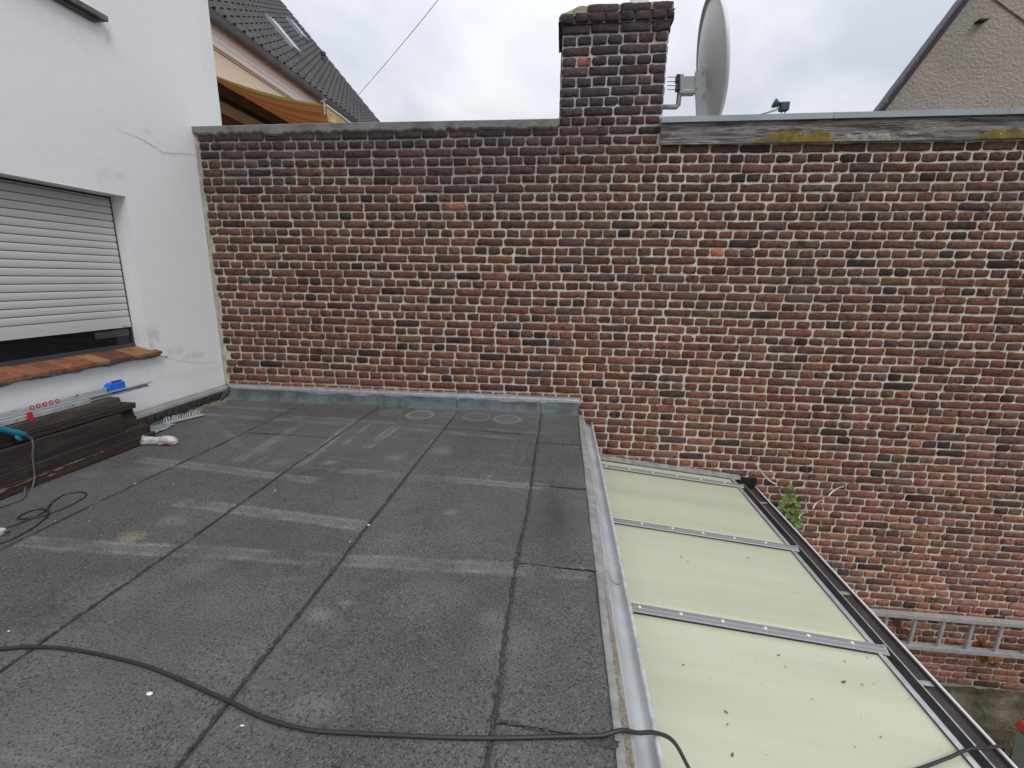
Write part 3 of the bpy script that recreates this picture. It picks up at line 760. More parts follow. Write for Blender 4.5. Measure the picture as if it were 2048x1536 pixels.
# sandy moss strip lodged on the sealing strip
ys = np.linspace(.3, 1.80, 260); S, Yg = np.meshgrid(np.linspace(-1, 1, 9), ys)
wd = (.002 + .0125 * np.clip((1.80 - Yg) / .5, 0, 1)) * (1 + .35 * vnoise(Yg, Yg * 0, 9, 180, 3))
Xg = .2145 + S * wd + vnoise(Yg, Yg * 0, 4, 181) * .002; Zg = -1.2135 + (1 - S ** 2) * .005 + vnoise(Xg, Yg, 90, 182, 2) * .002 - .2 * (Xg - .2145)
o = mkobj('grit_line', grid_mesh('grit_line', Xg - GO[0], Yg - GO[1], Zg - GO[2]), m_sand, zg); o['kind'] = 'stuff'

# ------------------------------------------------------------------ lean-to roof of milky panels
vr = empty('lean_to_roof', (1.0, 2.0, -1.7), 'lean-to roof of cream translucent panels with grey screwed bars below the terrace', 'glass roof')
VO = Vector((1.0, 2.0, -1.7))
def zs(x): return -1.625 - .098 * (x - .386)
YB = [4.075, 3.915, 2.955, 2.085, 1.20, .30, -.6]
EX = 1.585
for i in range(len(YB) - 1):
    y1, y0 = YB[i] - .006, YB[i + 1] + .006
    X, Y = np.meshgrid(np.linspace(.22, EX, 30), np.linspace(y0, y1, 14))
    Zp = zs(X) - .004 * np.sin(pi * (Y - y0) / (y1 - y0)) + vnoise(X, Y, 2, 190 + i) * .0015
    o = mkobj('roof_panel', grid_mesh('roof_panel', X - VO.x, Y - VO.y, Zp - VO.z), m_poly, vr, solid=.010)
for i, y in enumerate(YB):
    wd = .033 if i else .022
    b = MB(); x0, x1 = .22, 1.625
    pr = [(-wd, .006), (-wd * .8, .015), (-wd * .25, .0155), (0, .018), (wd * .25, .0155), (wd * .8, .015), (wd, .006)]
    vs = [(x - VO.x, y + a - VO.y, zs(x) + c_ - VO.z) for x in (x0, x1) for a, c_ in pr]; n = len(pr)
    b.add(vs, [(j, n + j, n + j + 1, j + 1) for j in range(n - 1)] + [tuple(range(n - 1, -1, -1)), tuple(range(n, 2 * n))])
    bo = b.build('glazing_bar', m_bar, vr)
    g = MB(); g.add([(x - VO.x, y + s * (wd + .002) - VO.y + s2 * .004, zs(x) + h_ - VO.z) for s in (-1,) for x in (x0, x1 - .02) for s2 in (-1, 1) for h_ in (.0055, .009)],
          [(0, 1, 5, 4), (1, 3, 7, 5), (0, 2, 3, 1), (2, 6, 7, 3), (4, 5, 7, 6)]); g.build('bar_gasket', m_black, bo)
    for k in range(7):
        x = .40 + k * .205 + (i % 2) * .05
        if x < 1.6: MB().tube([(x - VO.x, y - VO.y, zs(x) + .014 - VO.z), (x - VO.x, y - VO.y, zs(x) + .020 - VO.z), (x - VO.x, y - VO.y, zs(x) + .022 - VO.z)], [.0085, .0085, .005], 10).build('screw_cap', m_screw, bo, smooth=False)
    # upturned end lug
    MB().add([(1.60 - VO.x, y - wd - VO.y, zs(1.6) + .006 - VO.z), (1.60 - VO.x, y + wd - VO.y, zs(1.6) + .006 - VO.z), (1.638 - VO.x, y + wd * .6 - VO.y, zs(1.6) + .020 - VO.z), (1.632 - VO.x, y - wd - VO.y, zs(1.6) + .004 - VO.z)],
             [(0, 3, 2, 1)]).build('end_lug', m_bar, bo, solid=.003)
# lead soaker where the roof meets the bricks
MB().add([(.22 - VO.x, 4.055 - VO.y, zs(.22) + .012 - VO.z), (1.66 - VO.x, 4.055 - VO.y, zs(1.66) + .012 - VO.z), (1.66 - VO.x, 4.083 - VO.y, zs(1.66) + .045 - VO.z), (.22 - VO.x, 4.083 - VO.y, zs(.22) + .045 - VO.z)],
         [(0, 1, 2, 3)]).build('wall_soaker', m_lead, vr, solid=.003)
# aluminium edge, anthracite apron, brown gutter
def vs_(name, pr, mt, solid=0, y0=-1.0, y1=4.085, closed=False, jit=0, ny=2, sd=1):
    ys = np.linspace(y0, y1, ny); n = len(pr)
    X = np.array([[p[0] for p in pr]] * ny); Z = np.array([[p[1] for p in pr]] * ny); Y = np.repeat(ys[:, None], n, 1)
    if jit: X = X + vnoise(Y, X * 30, 5, 200 + sd, 3) * jit
    me = grid_mesh(name, X - VO.x, Y - VO.y, Z - VO.z)
    if ny == 2 and n < 9:
        for p_ in me.polygons: p_.use_smooth = False
    return mkobj(name, me, mt, vr, solid=solid)
ze = zs(1.60)
vs_('edge_profile', [(1.575, ze + .012), (1.590, ze + .014), (1.597, ze + .006), (1.606, ze + .005), (1.610, ze - .004)], m_alu, solid=.002)
vs_('apron_sheet', [(1.610, ze - .004), (1.614, ze - .010), (1.698, ze - .044), (1.703, ze - .046)], m_anth, solid=.002)
vs_('apron_rim', [(1.700, ze - .043), (1.7045, ze - .041), (1.7065, ze - .045), (1.7045, ze - .052)], m_alu, solid=.0015)
zr = -1.806
vs_('gutter_trough', [(1.702, ze - .050), (1.706, ze - .066), (1.716, ze - .085), (1.738, ze - .098), (1.764, ze - .096), (1.784, ze - .084), (1.793, zr - .02), (1.796, zr)], m_brownch, solid=.002)
b = MB(); b.tube([(1.801 - VO.x, y - VO.y, zr + .002 - VO.z) for y in np.linspace(-1, 4.085, 40)], .0065, 8); b.build('gutter_rim', m_white_paint, vr, smooth=True)
vs_('gutter_outside', [(1.806, zr - .002), (1.802, zr - .05), (1.785, zr - .10)], m_brownch, solid=.002)
MB().box(1.60 - VO.x, 1.81 - VO.x, 4.078 - VO.y, 4.088 - VO.y, ze - .13 - VO.z, ze + .02 - VO.z).build('gutter_end', m_anth, vr)
for y in (3.78, 2.62, 1.98, 1.05):
    MB().box(1.712 - VO.x, 1.80 - VO.x, y - VO.y, y + .028 - VO.y, zr - .02 - VO.z, zr - .016 - VO.z).build('gutter_strap', m_alu_dull, vr)
# veranda below
MB().box(1.50 - VO.x, 1.58 - VO.x, -1 - VO.y, 4.08 - VO.y, GZ - VO.z, -1.84 - VO.z, (.7, .7, .7)).build('veranda_wall', m_stucco, vr)
MB().box(.19 - VO.x, 1.58 - VO.x, -1.0 - VO.y, -.9 - VO.y, GZ - VO.z, -1.75 - VO.z, (.7, .7, .7)).build('veranda_end_wall', m_stucco, vr)
# dirt specks on the panels
sp = MB()
def speck(x, y, a, b_, an):
    nn = 7; z = zs(x) + .0075
    vs = [(x + (a * cos(2 * pi * q / nn) * cos(an) - b_ * sin(2 * pi * q / nn) * sin(an)) - VO.x, y + (a * cos(2 * pi * q / nn) * sin(an) + b_ * sin(2 * pi * q / nn) * cos(an)) - VO.y, z - VO.z) for q in range(nn)]
    sp.add(vs + [(x - VO.x, y - VO.y, z + .002 - VO.z)], [(q, (q + 1) % nn, nn) for q in range(nn)])
for (u, v, s_) in ((1448, 1058, .006), (1497, 1115, .008), (1376, 1123, .006), (1363, 1114, .008), (1589, 1184, .004), (1558, 1310, .009), (1571, 1333, .005), (1624, 1398, .005), (1688, 1363, .013), (1690, 1322, .006), (1725, 1368, .006),
                   (1748, 1366, .005), (1735, 1315, .005), (1452, 1424, .009), (1455, 1449, .006), (1420, 1357, .004), (1367, 1330, .007), (1465, 1510, .01), (1819, 1396, .004), (1762, 1473, .006), (1710, 1493, .004), (1620, 1213, .004), (1369, 982, .004)):
    p = on(u, v, 2, -1.70); p = on(u, v, 2, zs(p.x) + .008); speck(p.x, p.y, s_, s_ * .4, rng.uniform(0, 3))
for _ in range(240):
    speck(rng.uniform(.4, 1.55), rng.uniform(.3, 3.9), rng.uniform(.0008, .003), rng.uniform(.0006, .0016), rng.uniform(0, 3))
o = sp.build('dirt_specks', m_speck, vr); o['kind'] = 'stuff'

# ------------------------------------------------------------------ white house (left)
wh = empty('white_house', (XL, 2, H), 'white rendered house wall with a half lowered roller shutter on the left', 'house')
WO = Vector((XL, 2, H))
def wadd(b): 
    b.v = [(p[0] - WO.x, p[1] - WO.y, p[2] - WO.z) for p in b.v]; return b
WY0, WY1, WZ0, WZ1 = -.4, 3.325, -.645, .552      # window opening
UZ0, UZ1 = 1.735, 2.9
HT = 5.2; YC = 4.47; XI = XL - .135
ysp = [-2.5, WY0, WY1, YC]; zsp = [GZ, -1.3, WZ0, WZ1, UZ0, UZ1, HT]
STAIN_SHADE = [(on(u, v, 0, XL), ry, rz, a) for u, v, ry, rz, a in ((303, 668, .10, .10, .45), (298, 690, .08, .05, .5), (352, 702, .10, .05, .45), (385, 712, .16, .035, .4), (216, 62, .04, .10, .3),
        (225, 350, .10, .05, .3), (196, 352, .02, .08, .3), (292, 262, .03, .02, .3), (318, 284, .03, .02, .3), (420, 120, .10, .5, .08), (120, 60, .6, .08, .10), (250, 420, .02, .1, .15), (90, 775, .8, .05, .10))]  # stains; the last entry paints soft grey shading under the main sill
b = MB()
def sub(y0, y1, z0, z1, st=.06):
    ny = max(2, int((y1 - y0) / st)); nz = max(2, int((z1 - z0) / st))
    Y, Z = np.meshgrid(np.linspace(y0, y1, ny), np.linspace(z0, z1, nz))
    X = XL + vnoise(Y, Z, 1.4, 210, 3) * .004
    vs = list(zip(X.ravel(), Y.ravel(), Z.ravel()))
    b.add(vs, [(j * ny + i, j * ny + i + 1, (j + 1) * ny + i + 1, (j + 1) * ny + i) for j in range(nz - 1) for i in range(ny - 1)])
    c = np.array((.78, .79, .81)) * (1 + .035 * vnoise(Y, Z, .9, 211, 3))[..., None]
    st_ = np.zeros_like(Y)
    for (pc_, ry, rz, a_) in STAIN_SHADE:
        q_ = np.hypot((Y - pc_.y) / ry, (Z - pc_.z) / rz) * (1 + .5 * vnoise(Y, Z, 14, 212, 3)); st_ = np.maximum(st_, a_ * np.clip(1 - q_, 0, 1) ** .7 * np.clip(.6 + vnoise(Y, Z, 26, 213, 3), 0, 1.2))
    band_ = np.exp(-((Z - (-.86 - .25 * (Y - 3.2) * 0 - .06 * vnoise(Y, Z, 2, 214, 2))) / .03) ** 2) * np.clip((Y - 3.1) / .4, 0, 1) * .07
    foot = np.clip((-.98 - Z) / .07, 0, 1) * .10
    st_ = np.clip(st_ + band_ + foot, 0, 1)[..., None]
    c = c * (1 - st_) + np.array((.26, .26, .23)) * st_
    b.c += [tuple(x) + (1.0,) for x in c.reshape(-1, 3)]
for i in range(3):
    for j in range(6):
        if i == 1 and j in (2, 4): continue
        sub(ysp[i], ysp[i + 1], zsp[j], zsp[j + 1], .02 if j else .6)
WC = (.78, .79, .81)
for (z0, z1) in ((WZ0, WZ1), (UZ0, UZ1)):
    b.add([(XL, WY1, z0), (XI, WY1, z0), (XI, WY1, z1), (XL, WY1, z1)], [(0, 1, 2, 3)], WC)
    b.add([(XL, WY0, z1), (XL, WY1, z1), (XI, WY1, z1), (XI, WY0, z1)], [(0, 1, 2, 3)], WC)
    b.add([(XL, WY0, z0), (XI, WY0, z0), (XI, WY0, z1), (XL, WY0, z1)], [(0, 3, 2, 1)], WC)
    b.add([(XL, WY0, z0), (XL, WY1, z0), (XI, WY1, z0), (XI, WY0, z0)], [(3, 2, 1, 0)], WC)
b.add([(XL, YC, GZ), (XL - 8, YC, GZ), (XL - 8, YC, HT), (XL, YC, HT)], [(0, 1, 2, 3)], WC)
b.add([(XL, -2.5, HT), (XL, YC, HT), (XL - 8, YC, HT), (XL - 8, -2.5, HT)], [(0, 1, 2, 3)], WC)
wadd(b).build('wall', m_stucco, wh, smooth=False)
# slightly proud corner band above the brick wall

# roller shutter
XS = XI + .012
b = MB().box(XI - .01, XI - .004, WY0, WY1, WZ0, WZ1); wadd(b).build('window_pane', m_glass, wh)
b = MB().box(XI - .004, XI + .010, WY1 - .012, WY1 + .0, WZ0, WZ1); wadd(b).build('guide_rail', m_frame, wh)
b = MB().box(XI - .004, XI + .022, WY0, WY1 - .01, -.60, -.545); wadd(b).build('frame_bottom', m_frame, wh)
b = MB().box(XI - .002, XI + .006, WY1 - .30, WY1 - .03, -.48, -.43); wadd(b).build('frame_latch', m_frame, wh)
rs = MB(); zt = WZ1 - .022; zb0 = -.415
shut = None
sl_z = .425
zlist = [sl_z + .0505 * 2, sl_z + .0505, sl_z] + [sl_z - .0505 * k for k in range(1, 16)]
shut = wadd(MB().box(XI - .001, XI + .002, WY0, WY1 - .014, zlist[-1], zt)).build('roller_shutter', m_slot, wh)
SO = Vector((0, 0, 0))
for k, ztop_ in enumerate(zlist[:-1]):
    zb = zlist[k + 1]
    pr = [(XI + .003, ztop_ - .003), (XI + .0085, ztop_ - .0035), (XI + .0105, ztop_ - .009), (XI + .0115, (ztop_ + zb) / 2), (XI + .0110, zb + .006), (XI + .0095, zb + .001), (XI + .003, zb + .0005)]
    q = MB(); q.sweep(pr[::-1], WY0, WY1 - .014); wadd(q); o = q.build('slat', m_shut, shut, smooth=True)
q = MB(); q.sweep([(XI + .003, zt), (XI + .010, zt), (XI + .0125, zlist[0] + .01), (XI + .003, zlist[0] + .001)][::-1], WY0, WY1 - .014); wadd(q).build('slat', m_shut, shut)
q = MB(); q.sweep([(XI + .002, zlist[-1] - .002), (XI + .012, zlist[-1] - .004), (XI + .014, zlist[-1] - .034), (XI + .0125, zlist[-1] - .036), (XI + .0145, zlist[-1] - .038), (XI + .015, zb0), (XI + .002, zb0)][::-1], WY0, WY1 - .014, closed=True)
wadd(q).build('bottom_rail', m_shut, shut)
q = MB().tube([(XI + .017, WY1 - .085, zb0 + .018), (XI + .024, WY1 - .06, zb0 + .012), (XI + .017, WY1 - .04, zb0 + .02)], .004, 6); wadd(q).build('rail_hook', m_galv, shut)
# terracotta sill tiles and the ragged bed below
y = WY1 + .05; first = True
while y > WY0 - .1:
    wd = .098 * rng.uniform(.92, 1.06)
    c = np.array((.27, .10, .052)) * rng.uniform(.7, 1.1)
    if rng.random() < .4: c = np.array((.34, .165, .07)) * rng.uniform(.75, 1.0)
    if rng.random() < .2: c = c * .6
    tz = rng.normal(0, .0015)
    if y > WY1 + .001: wd = y - WY1
    q = MB(); y0, y1 = y - wd + .003, y
    xb = XI + .022 if y <= WY1 + .001 else XL + .001; zk = -.572 if y <= WY1 + .001 else -.600
    q.add([(xb, y0, zk + tz), (xb, y1, zk + tz), (XL + .055, y1, -.612 + tz), (XL + .055, y0, -.612 + tz),
           (xb, y0, -.626), (xb, y1, -.626), (XL + .055, y1, -.633), (XL + .055, y0, -.633)],
          [(0, 3, 2, 1), (3, 7, 6, 2), (0, 4, 7, 3), (1, 2, 6, 5), (4, 5, 6, 7)], tuple(np.clip(c, 0, .6)))
    wadd(q).build('sill_tile', m_tile, wh, bevel=.001)
    y -= wd
X, Z = np.meshgrid(np.linspace(WY0 - .1, WY1 + .045, 240), np.linspace(0, 1, 7))
Zr = -.629 - Z * (.030 + .012 * vnoise(X, X * 0, 9, 220, 3)); Xr = XL + .048 - Z ** 2 * .040 + vnoise(X, Z * 3, 26, 221, 3) * .006
mkobj('sill_bed', grid_mesh('sill_bed', Xr - WO.x, X - WO.y, Zr - WO.z), m_rubble, wh)
q = MB().tube([(XL + .03, WY1 + .04, -.645), (XL + .012, WY1 + .09, -.668), (XL + .004, WY1 + .15, -.672)], .004, 6); wadd(q).build('loose_wire', m_galv, wh)
# upper stone sill
pu = on(214, 39, 0, XL + .05)
q = MB(); q.add([(XL - .10, WY0, 1.735), (XL - .10, pu.y, 1.735), (XL + .062, pu.y + .0, 1.725), (XL + .062, WY0, 1.725),
                 (XL - .10, WY0, 1.690), (XL - .10, pu.y, 1.690), (XL + .062, pu.y, 1.690), (XL + .062, WY0, 1.690)], [(0, 3, 2, 1), (3, 7, 6, 2), (1, 2, 6, 5), (4, 5, 6, 7), (0, 4, 7, 3)][:4])
q.box(XL, XL + .03, WY0, pu.y - .05, 1.665, 1.6905)
wadd(q).build('upper_sill', m_stone, wh, bevel=.003)
q = MB().box(XI - .01, XI - .004, WY0, WY1, UZ0, UZ1); wadd(q).build('upper_window_pane', m_glass, wh)
q = MB().box(XI - .004, XI + .03, WY1 - .05, WY1, UZ0, UZ1); wadd(q).build('upper_window_frame', m_cornice, wh)
# cracks: thin ragged ribbons on the render, gap shadow put into their dark colour
def crack(pix, wds, jit=.004):
    pts = [on(u, v, 0, XL + .0055) for u, v in pix]
    fine = []
    for a, b_ in zip(pts[:-1], pts[1:]):
        n_ = max(2, int((b_ - a).length / .012))
        for k in range(n_): fine.append(a.lerp(b_, k / n_))
    fine.append(pts[-1]); q = MB(); vs = []; nn = len(fine)
    for i, p in enumerate(fine):
        y = p.y + rng.normal(0, jit * .35); z = p.z + rng.normal(0, jit * .35); w_ = wds * (.35 + .65 * sin(pi * (i + .5) / nn)) * rng.uniform(.5, 1.4)
        vs += [(XL + .0055, y, z + w_), (XL + .0055, y + w_ * .5, z - w_)]
    q.add(vs, [(2 * i, 2 * i + 1, 2 * i + 3, 2 * i + 2) for i in range(nn - 1)]); wadd(q).build('render_crack', m_crack, wh)
crack([(235, 256), (252, 266), (270, 272), (289, 281), (300, 288), (312, 294), (325, 304), (345, 307), (360, 306), (393, 311)], .0016)
crack([(292, 715), (296, 745), (303, 768), (312, 785), (320, 806)], .0015)
crack([(334, 716), (352, 720), (372, 724), (395, 726), (430, 726)], .0011)
crack([(204, 42), (213, 60), (217, 78), (214, 86)], .0009)
crack([(262, 450), (267, 510), (272, 560), (277, 620), (290, 690)], .0005)
# second light mark
q = MB().tube([(XL + .003, 4.2, 2.2), (XL + .012, 4.2, 2.2)], .012, 8)

# ------------------------------------------------------------------ tiled house beyond the wall
th = empty('tiled_house', (-5, 10, GZ), 'house with dark tiled roof, white cornice and cream wall beyond the brick wall', 'house')
TO = Vector((-5, 10, GZ))
def tadd(b): b.v = [(p[0] - TO.x, p[1] - TO.y, p[2] - TO.z) for p in b.v]; return b
YN, YF, XE = 5.2, 15.4, -5.0
def band(name, x, z0, z1, mt, y0=YN, y1=YF - .02, x0=-5.2): tadd(MB().box(x0, x, y0, y1, z0, z1)).build(name, mt, th)
tadd(MB().add([(XE, YN, GZ), (XE, YF - .05, GZ), (XE, YF - .05, 3.2), (XE, YN, 3.2)], [(0, 1, 2, 3)])).build('wall', m_cream, th)
tadd(MB().add([(XE, YF - .05, GZ), (-13.2, YF - .05, GZ), (-13.2, YF - .05, 3.3), (-9.1, YF - .05, 8.05), (XE, YF - .05, 3.3)], [(0, 1, 2, 3, 4)])).build('gable_wall', m_cream, th)
band('cream_moulding', -4.985, 3.078, 3.088, mat('beige_moulding', (.42, .33, .25), .9))
band('cornice_lower', -4.972, 3.12, 3.19, m_cornice); band('cornice_middle', -4.962, 3.1905, 3.25, m_cornice); band('cornice_upper', -4.950, 3.2505, 3.31, m_cornice); band('cornice_top', -4.935, 3.3105, 3.475, m_cornice)
band('grey_band', -4.94, 2.49, 2.655, m_gband); band('black_band', -4.96, 2.435, 2.4895, m_black); band('terracotta_band', -4.99, 1.4, 2.27, m_terra)
# half-round gutter
pr = [(-4.86 + .075 * cos(a), 3.450 + .130 * sin(a)) for a in np.linspace(-pi, 0, 9)] + [(-4.782, 3.452), (-4.79, 3.458)]
q = MB(); q.sweep(pr, YN, YF + .1); tadd(q).build('roof_gutter', m_gutgrey, th, smooth=True, solid=.003)
for y in np.arange(6.0, 15.3, 1.05):
    q = MB(); q.sweep([(-4.86 + .079 * cos(a), 3.450 + .134 * sin(a)) for a in np.linspace(-pi, 0, 9)], y, y + .03); tadd(q).build('gutter_bracket', m_gutgrey, th, solid=.004)
AL = math.atan(1.155); sdir = Vector((-cos(AL), 0, sin(AL))); ndir = Vector((sin(AL), 0, cos(AL))); P0 = Vector((-4.90, 0, 3.50))
tw, tl = .205, .265
tadd(MB().add([tuple(P0 + Vector((0, YN, 0)) - ndir * .05), tuple(P0 + Vector((0, YF, 0)) - ndir * .05), tuple(P0 + Vector((0, YF, 0)) - ndir * .05 + sdir * 6.3), tuple(P0 + Vector((0, YN, 0)) - ndir * .05 + sdir * 6.3)], [(0, 1, 2, 3)])).build('roof_underlay', m_roof, th)
tadd(MB().add([tuple(P0 + Vector((0, YN, 0)) + sdir * 6.3), tuple(P0 + Vector((0, YF, 0)) + sdir * 6.3), (-13.3, YF, 3.4), (-13.3, YN, 3.4)], [(0, 1, 2, 3)])).build('rear_roof_slope', m_roof, th)
us_ = np.linspace(0, 1, 8)
prof_t = [(u * tw * 1.04, .036 * math.cos(2 * pi * u * 1.0 + .5) + (.012 if u > .85 else 0)) for u in us_]
tv = []; 
for (s_, lift, dz_) in ((-.01, .030, -.016), (-.01, .030, 0), (tl + .03, .004, 0)):
    for (yy, hh) in prof_t: tv.append(Vector((0, yy, 0)) + sdir * s_ + ndir * (hh + lift + dz_))
tf = [(r * 8 + i, r * 8 + i + 1, (r + 1) * 8 + i + 1, (r + 1) * 8 + i) for r in range(2) for i in range(7)]
tile_me = bpy.data.meshes.new('roof_tile'); tile_me.from_pydata([tuple(v) for v in tv], [], [f[::-1] for f in tf]); tile_me.materials.append(m_roof)
tiles = []
for r in range(24):
    for c_ in range(int((YF - YN) / tw)):
        P = P0 + sdir * (r * tl) + Vector((0, YF - (c_ + 1) * tw, 0)); s_ = toscreen(P)
        vis = s_[2] > 0 and s_[0] > 405 and s_[0] < 760 and -25 < s_[1] < 260
        tiles.append((-(1 / s_[2]) if vis else 1, P))
tiles.sort(key=lambda t: t[0])
rest = MB()
for i, (k, P) in enumerate(tiles):
    if i < 300 and k < 0:
        o = bpy.data.objects.new('roof_tile', tile_me); col.objects.link(o); o.parent = th; o.location = P - TO
    else: rest.add([tuple(P + v - TO) for v in tv], [f[::-1] for f in tf])
o = rest.build('tile_field', m_roof, th); o['kind'] = 'stuff'
# verge caps stepping down the gable edge
for r in range(24):
    P = P0 + sdir * (r * tl - .02) + Vector((0, YF - .06, 0)) + ndir * .04
    q = MB(); a = P; b_ = P + sdir * (tl + .02) - ndir * .03
    q.add([tuple(a), tuple(a + Vector((0, .16, 0))), tuple(b_ + Vector((0, .16, 0))), tuple(b_), tuple(a - ndir * .06), tuple(a + Vector((0, .16, 0)) - ndir * .12), tuple(b_ + Vector((0, .16, 0)) - ndir * .12)],
          [(0, 1, 2, 3), (0, 4, 5, 1), (1, 5, 6, 2)]); tadd(q).build('verge_tile', m_roof, th)
def roofpt(u, v):
    d = on(u, v, 1, 10.0); n = ndir; t = n.dot(P0) / n.dot(d); return d * t
for (u0, v0, u1, v1, wdt) in ((580, 102, 513, 25, .34), (601, 78, 554, 25, .28)):
    a = roofpt(u0, v0); b_ = roofpt(u1, v1); Lw = min((b_ - a).dot(sdir), 1.25)
    A = [a, a + sdir * Lw, a + sdir * Lw + Vector((0, wdt, 0)), a + Vector((0, wdt, 0))]
    q = MB(); q.add([tuple(p + ndir * .02) for p in A] + [tuple(p + ndir * .13) for p in A], [(0, 1, 5, 4), (1, 2, 6, 5), (2, 3, 7, 6), (3, 0, 4, 7)]); tadd(q)
    wf = q.build('roof_window', m_silver, th)
    q = MB(); q.add([tuple(p + ndir * .125) for p in A], [(0, 3, 2, 1)]); tadd(q).build('window_pane', m_pane, wf)
pv = roofpt(648, 131)
q = MB(); q.tube([pv, pv + Vector((0, 0, .22)), pv + Vector((.0, 0, .26))], [.05, .05, .07], 10); q.tube([pv + Vector((0, 0, .26)), pv + Vector((0, 0, .32))], .07, 10)
tadd(q).build('roof_vent', m_roof, th)

# awning
aw = empty('awning', (-4.9, 6.233, 2.64), 'orange brown striped awning with cream valance on the house beyond the wall', 'awning')
AO = Vector((-4.9, 6.233, 2.64))
y0a, y1a = 6.233, 10.6
nS, nY = 24, 220
q = MB(); S, Yg = np.meshgrid(np.linspace(0, 1, nS), np.linspace(y0a, y1a, nY))
Xa = -4.95 + S * 1.84; fold = np.sin((Yg - y0a) / .22 * 2 * pi * .5 + .6) ** 2
Za = 2.66 - .53 * S - .10 * S * (1 - S) * 2 * (1) - fold * .05 * np.sin(pi * np.clip(S, 0, 1)) - .02 * fold
stripe = ((Yg / .22).astype(int) % 2)[..., None]
cA = np.where(stripe, np.array((.50, .20, .075)), np.array((.36, .15, .06)))
edge = (Yg < y0a + .025)[..., None]; cA = np.where(edge, np.array((.50, .38, .10)), cA)
C = np.concatenate([cA, np.ones_like(cA[..., :1])], -1)
mkobj('fabric', grid_mesh('fabric', Xa - AO.x, Yg - AO.y, Za - AO.z, {'Col': C}), m_awn, aw)
b = MB(); b.tube([(-3.10 - AO.x, y0a - AO.y, 2.115 - AO.z), (-3.10 - AO.x, y1a - AO.y, 2.115 - AO.z)], .028, 8); b.build('front_bar', m_galv, aw)
X, T = np.meshgrid(np.linspace(y0a, y1a, 160), np.linspace(0, 1, 4))
Zv = 2.10 - T * (.13 + .035 * np.abs(np.sin(X / .22 * pi)))
mkobj('valance', grid_mesh('valance', -3.085 + T * .01 + 0 * X - AO.x, X - AO.y, Zv - AO.z), m_fringe, aw)
b = MB(); b.tube([(-3.10 - AO.x, -.02, 2.17 - AO.z), (-3.10 - AO.x, -.02, 2.0 - AO.z)], .008, 6); b.tube([(-3.14 - AO.x, -.02, 2.15 - AO.z), (-3.07 - AO.x, -.02, 2.18 - AO.z)], .008, 6); b.build('end_bracket', m_galv, aw)

# thin line across the sky
pa = on(712, 195, 1, 15.4); pb = on(980, -130, 1, 9.0)
q = MB(); q.tube([pa.lerp(pb, t) - Vector((0, 0, .05 * sin(pi * t))) for t in np.linspace(0, 1, 24)], .0065, 6)
tag(q.build('overhead_wire', m_gcable), 'thin grey wire rising across the sky from the tiled roof', 'wire')

# ------------------------------------------------------------------ gabled house (right)
gh = empty('gabled_house', (6, 8, GZ), 'beige roughcast gable wall with a purple slate edge behind the wall on the right', 'house')
HO = Vector((6, 8, GZ))
def hadd(b): b.v = [(p[0] - HO.x, p[1] - HO.y, p[2] - HO.z) for p in b.v]; return b
sg = (3.835 - 2.467) / (5.34 - 4.505)
def gx(z): return 4.505 + (z - 2.467) / sg
zE, zR = 1.4, 8.2; xr_ = gx(zR); xl_ = gx(zE); xrr = 2 * xr_ - xl_
q = MB(); q.add([(xl_ + .02, 8, GZ), (xrr - .02, 8, GZ), (xrr - .02, 8, zE), (xr_, 8, zR), (xl_ + .02, 8, zE)], [(0, 1, 2, 3, 4)])
q.add([(xl_ + .02, 8, GZ), (xl_ + 7.02, 14, GZ), (xl_ + 7.02, 14, zE), (xl_ + .02, 8, zE)], [(3, 2, 1, 0)]); hadd(q).build('wall', m_rough, gh)
q = MB(); q.add([(xl_ - .1, 7.92, zE - .16), (xr_, 7.92, zR), (xr_ + 7, 14, zR), (xl_ + 6.9, 14, zE - .16)], [(0, 3, 2, 1)]); q.add([(xrr, 7.92, zE), (xr_, 7.92, zR), (xr_ + 7, 14, zR), (xrr + 7, 14, zE)], [(0, 1, 2, 3)])
hadd(q).build('slate_roof', m_slate, gh)
L_ = math.hypot(xr_ - xl_, zR - zE); dv = Vector(((xr_ - xl_) / L_, 0, (zR - zE) / L_)); nv = Vector((-dv.z, 0, dv.x))
t = -.15
while t < L_:
    a = Vector((xl_, 0, zE)) + dv * t; b_ = a + dv * .302
    q = MB(); q.add([tuple(a + nv * .012 + Vector((0, 7.93, 0))), tuple(b_ - nv * .0 + Vector((0, 7.93, 0))), tuple(b_ + nv * .035 + Vector((0, 7.93, 0))), tuple(a + nv * .032 + Vector((0, 7.93, 0))),
                     tuple(a + nv * .012 + Vector((0, 8.1, 0))), tuple(b_ + Vector((0, 8.1, 0))), tuple(b_ + nv * .035 + Vector((0, 8.1, 0))), tuple(a + nv * .032 + Vector((0, 8.1, 0)))],
                    [(0, 1, 2, 3), (4, 7, 6, 5), (0, 4, 5, 1), (3, 2, 6, 7), (0, 3, 7, 4), (1, 5, 6, 2)]); hadd(q).build('verge_slate', m_slate, gh); t += .30
p = on(1950, 46, 1, 8)
q = MB().box(p.x - .01, p.x + .10, 7.9, 8.0, p.z - .010, p.z + .010); hadd(q).build('wall_hook', m_black, gh)
pc, pd = on(1985, -5, 1, 7.99), on(2060, 50, 1, 7.99)
q = MB().tube([pc, pc.lerp(pd, .5) + Vector((.01, 0, -.01)), pd], .008, 6); hadd(q).build('surface_cable', m_stone, gh)

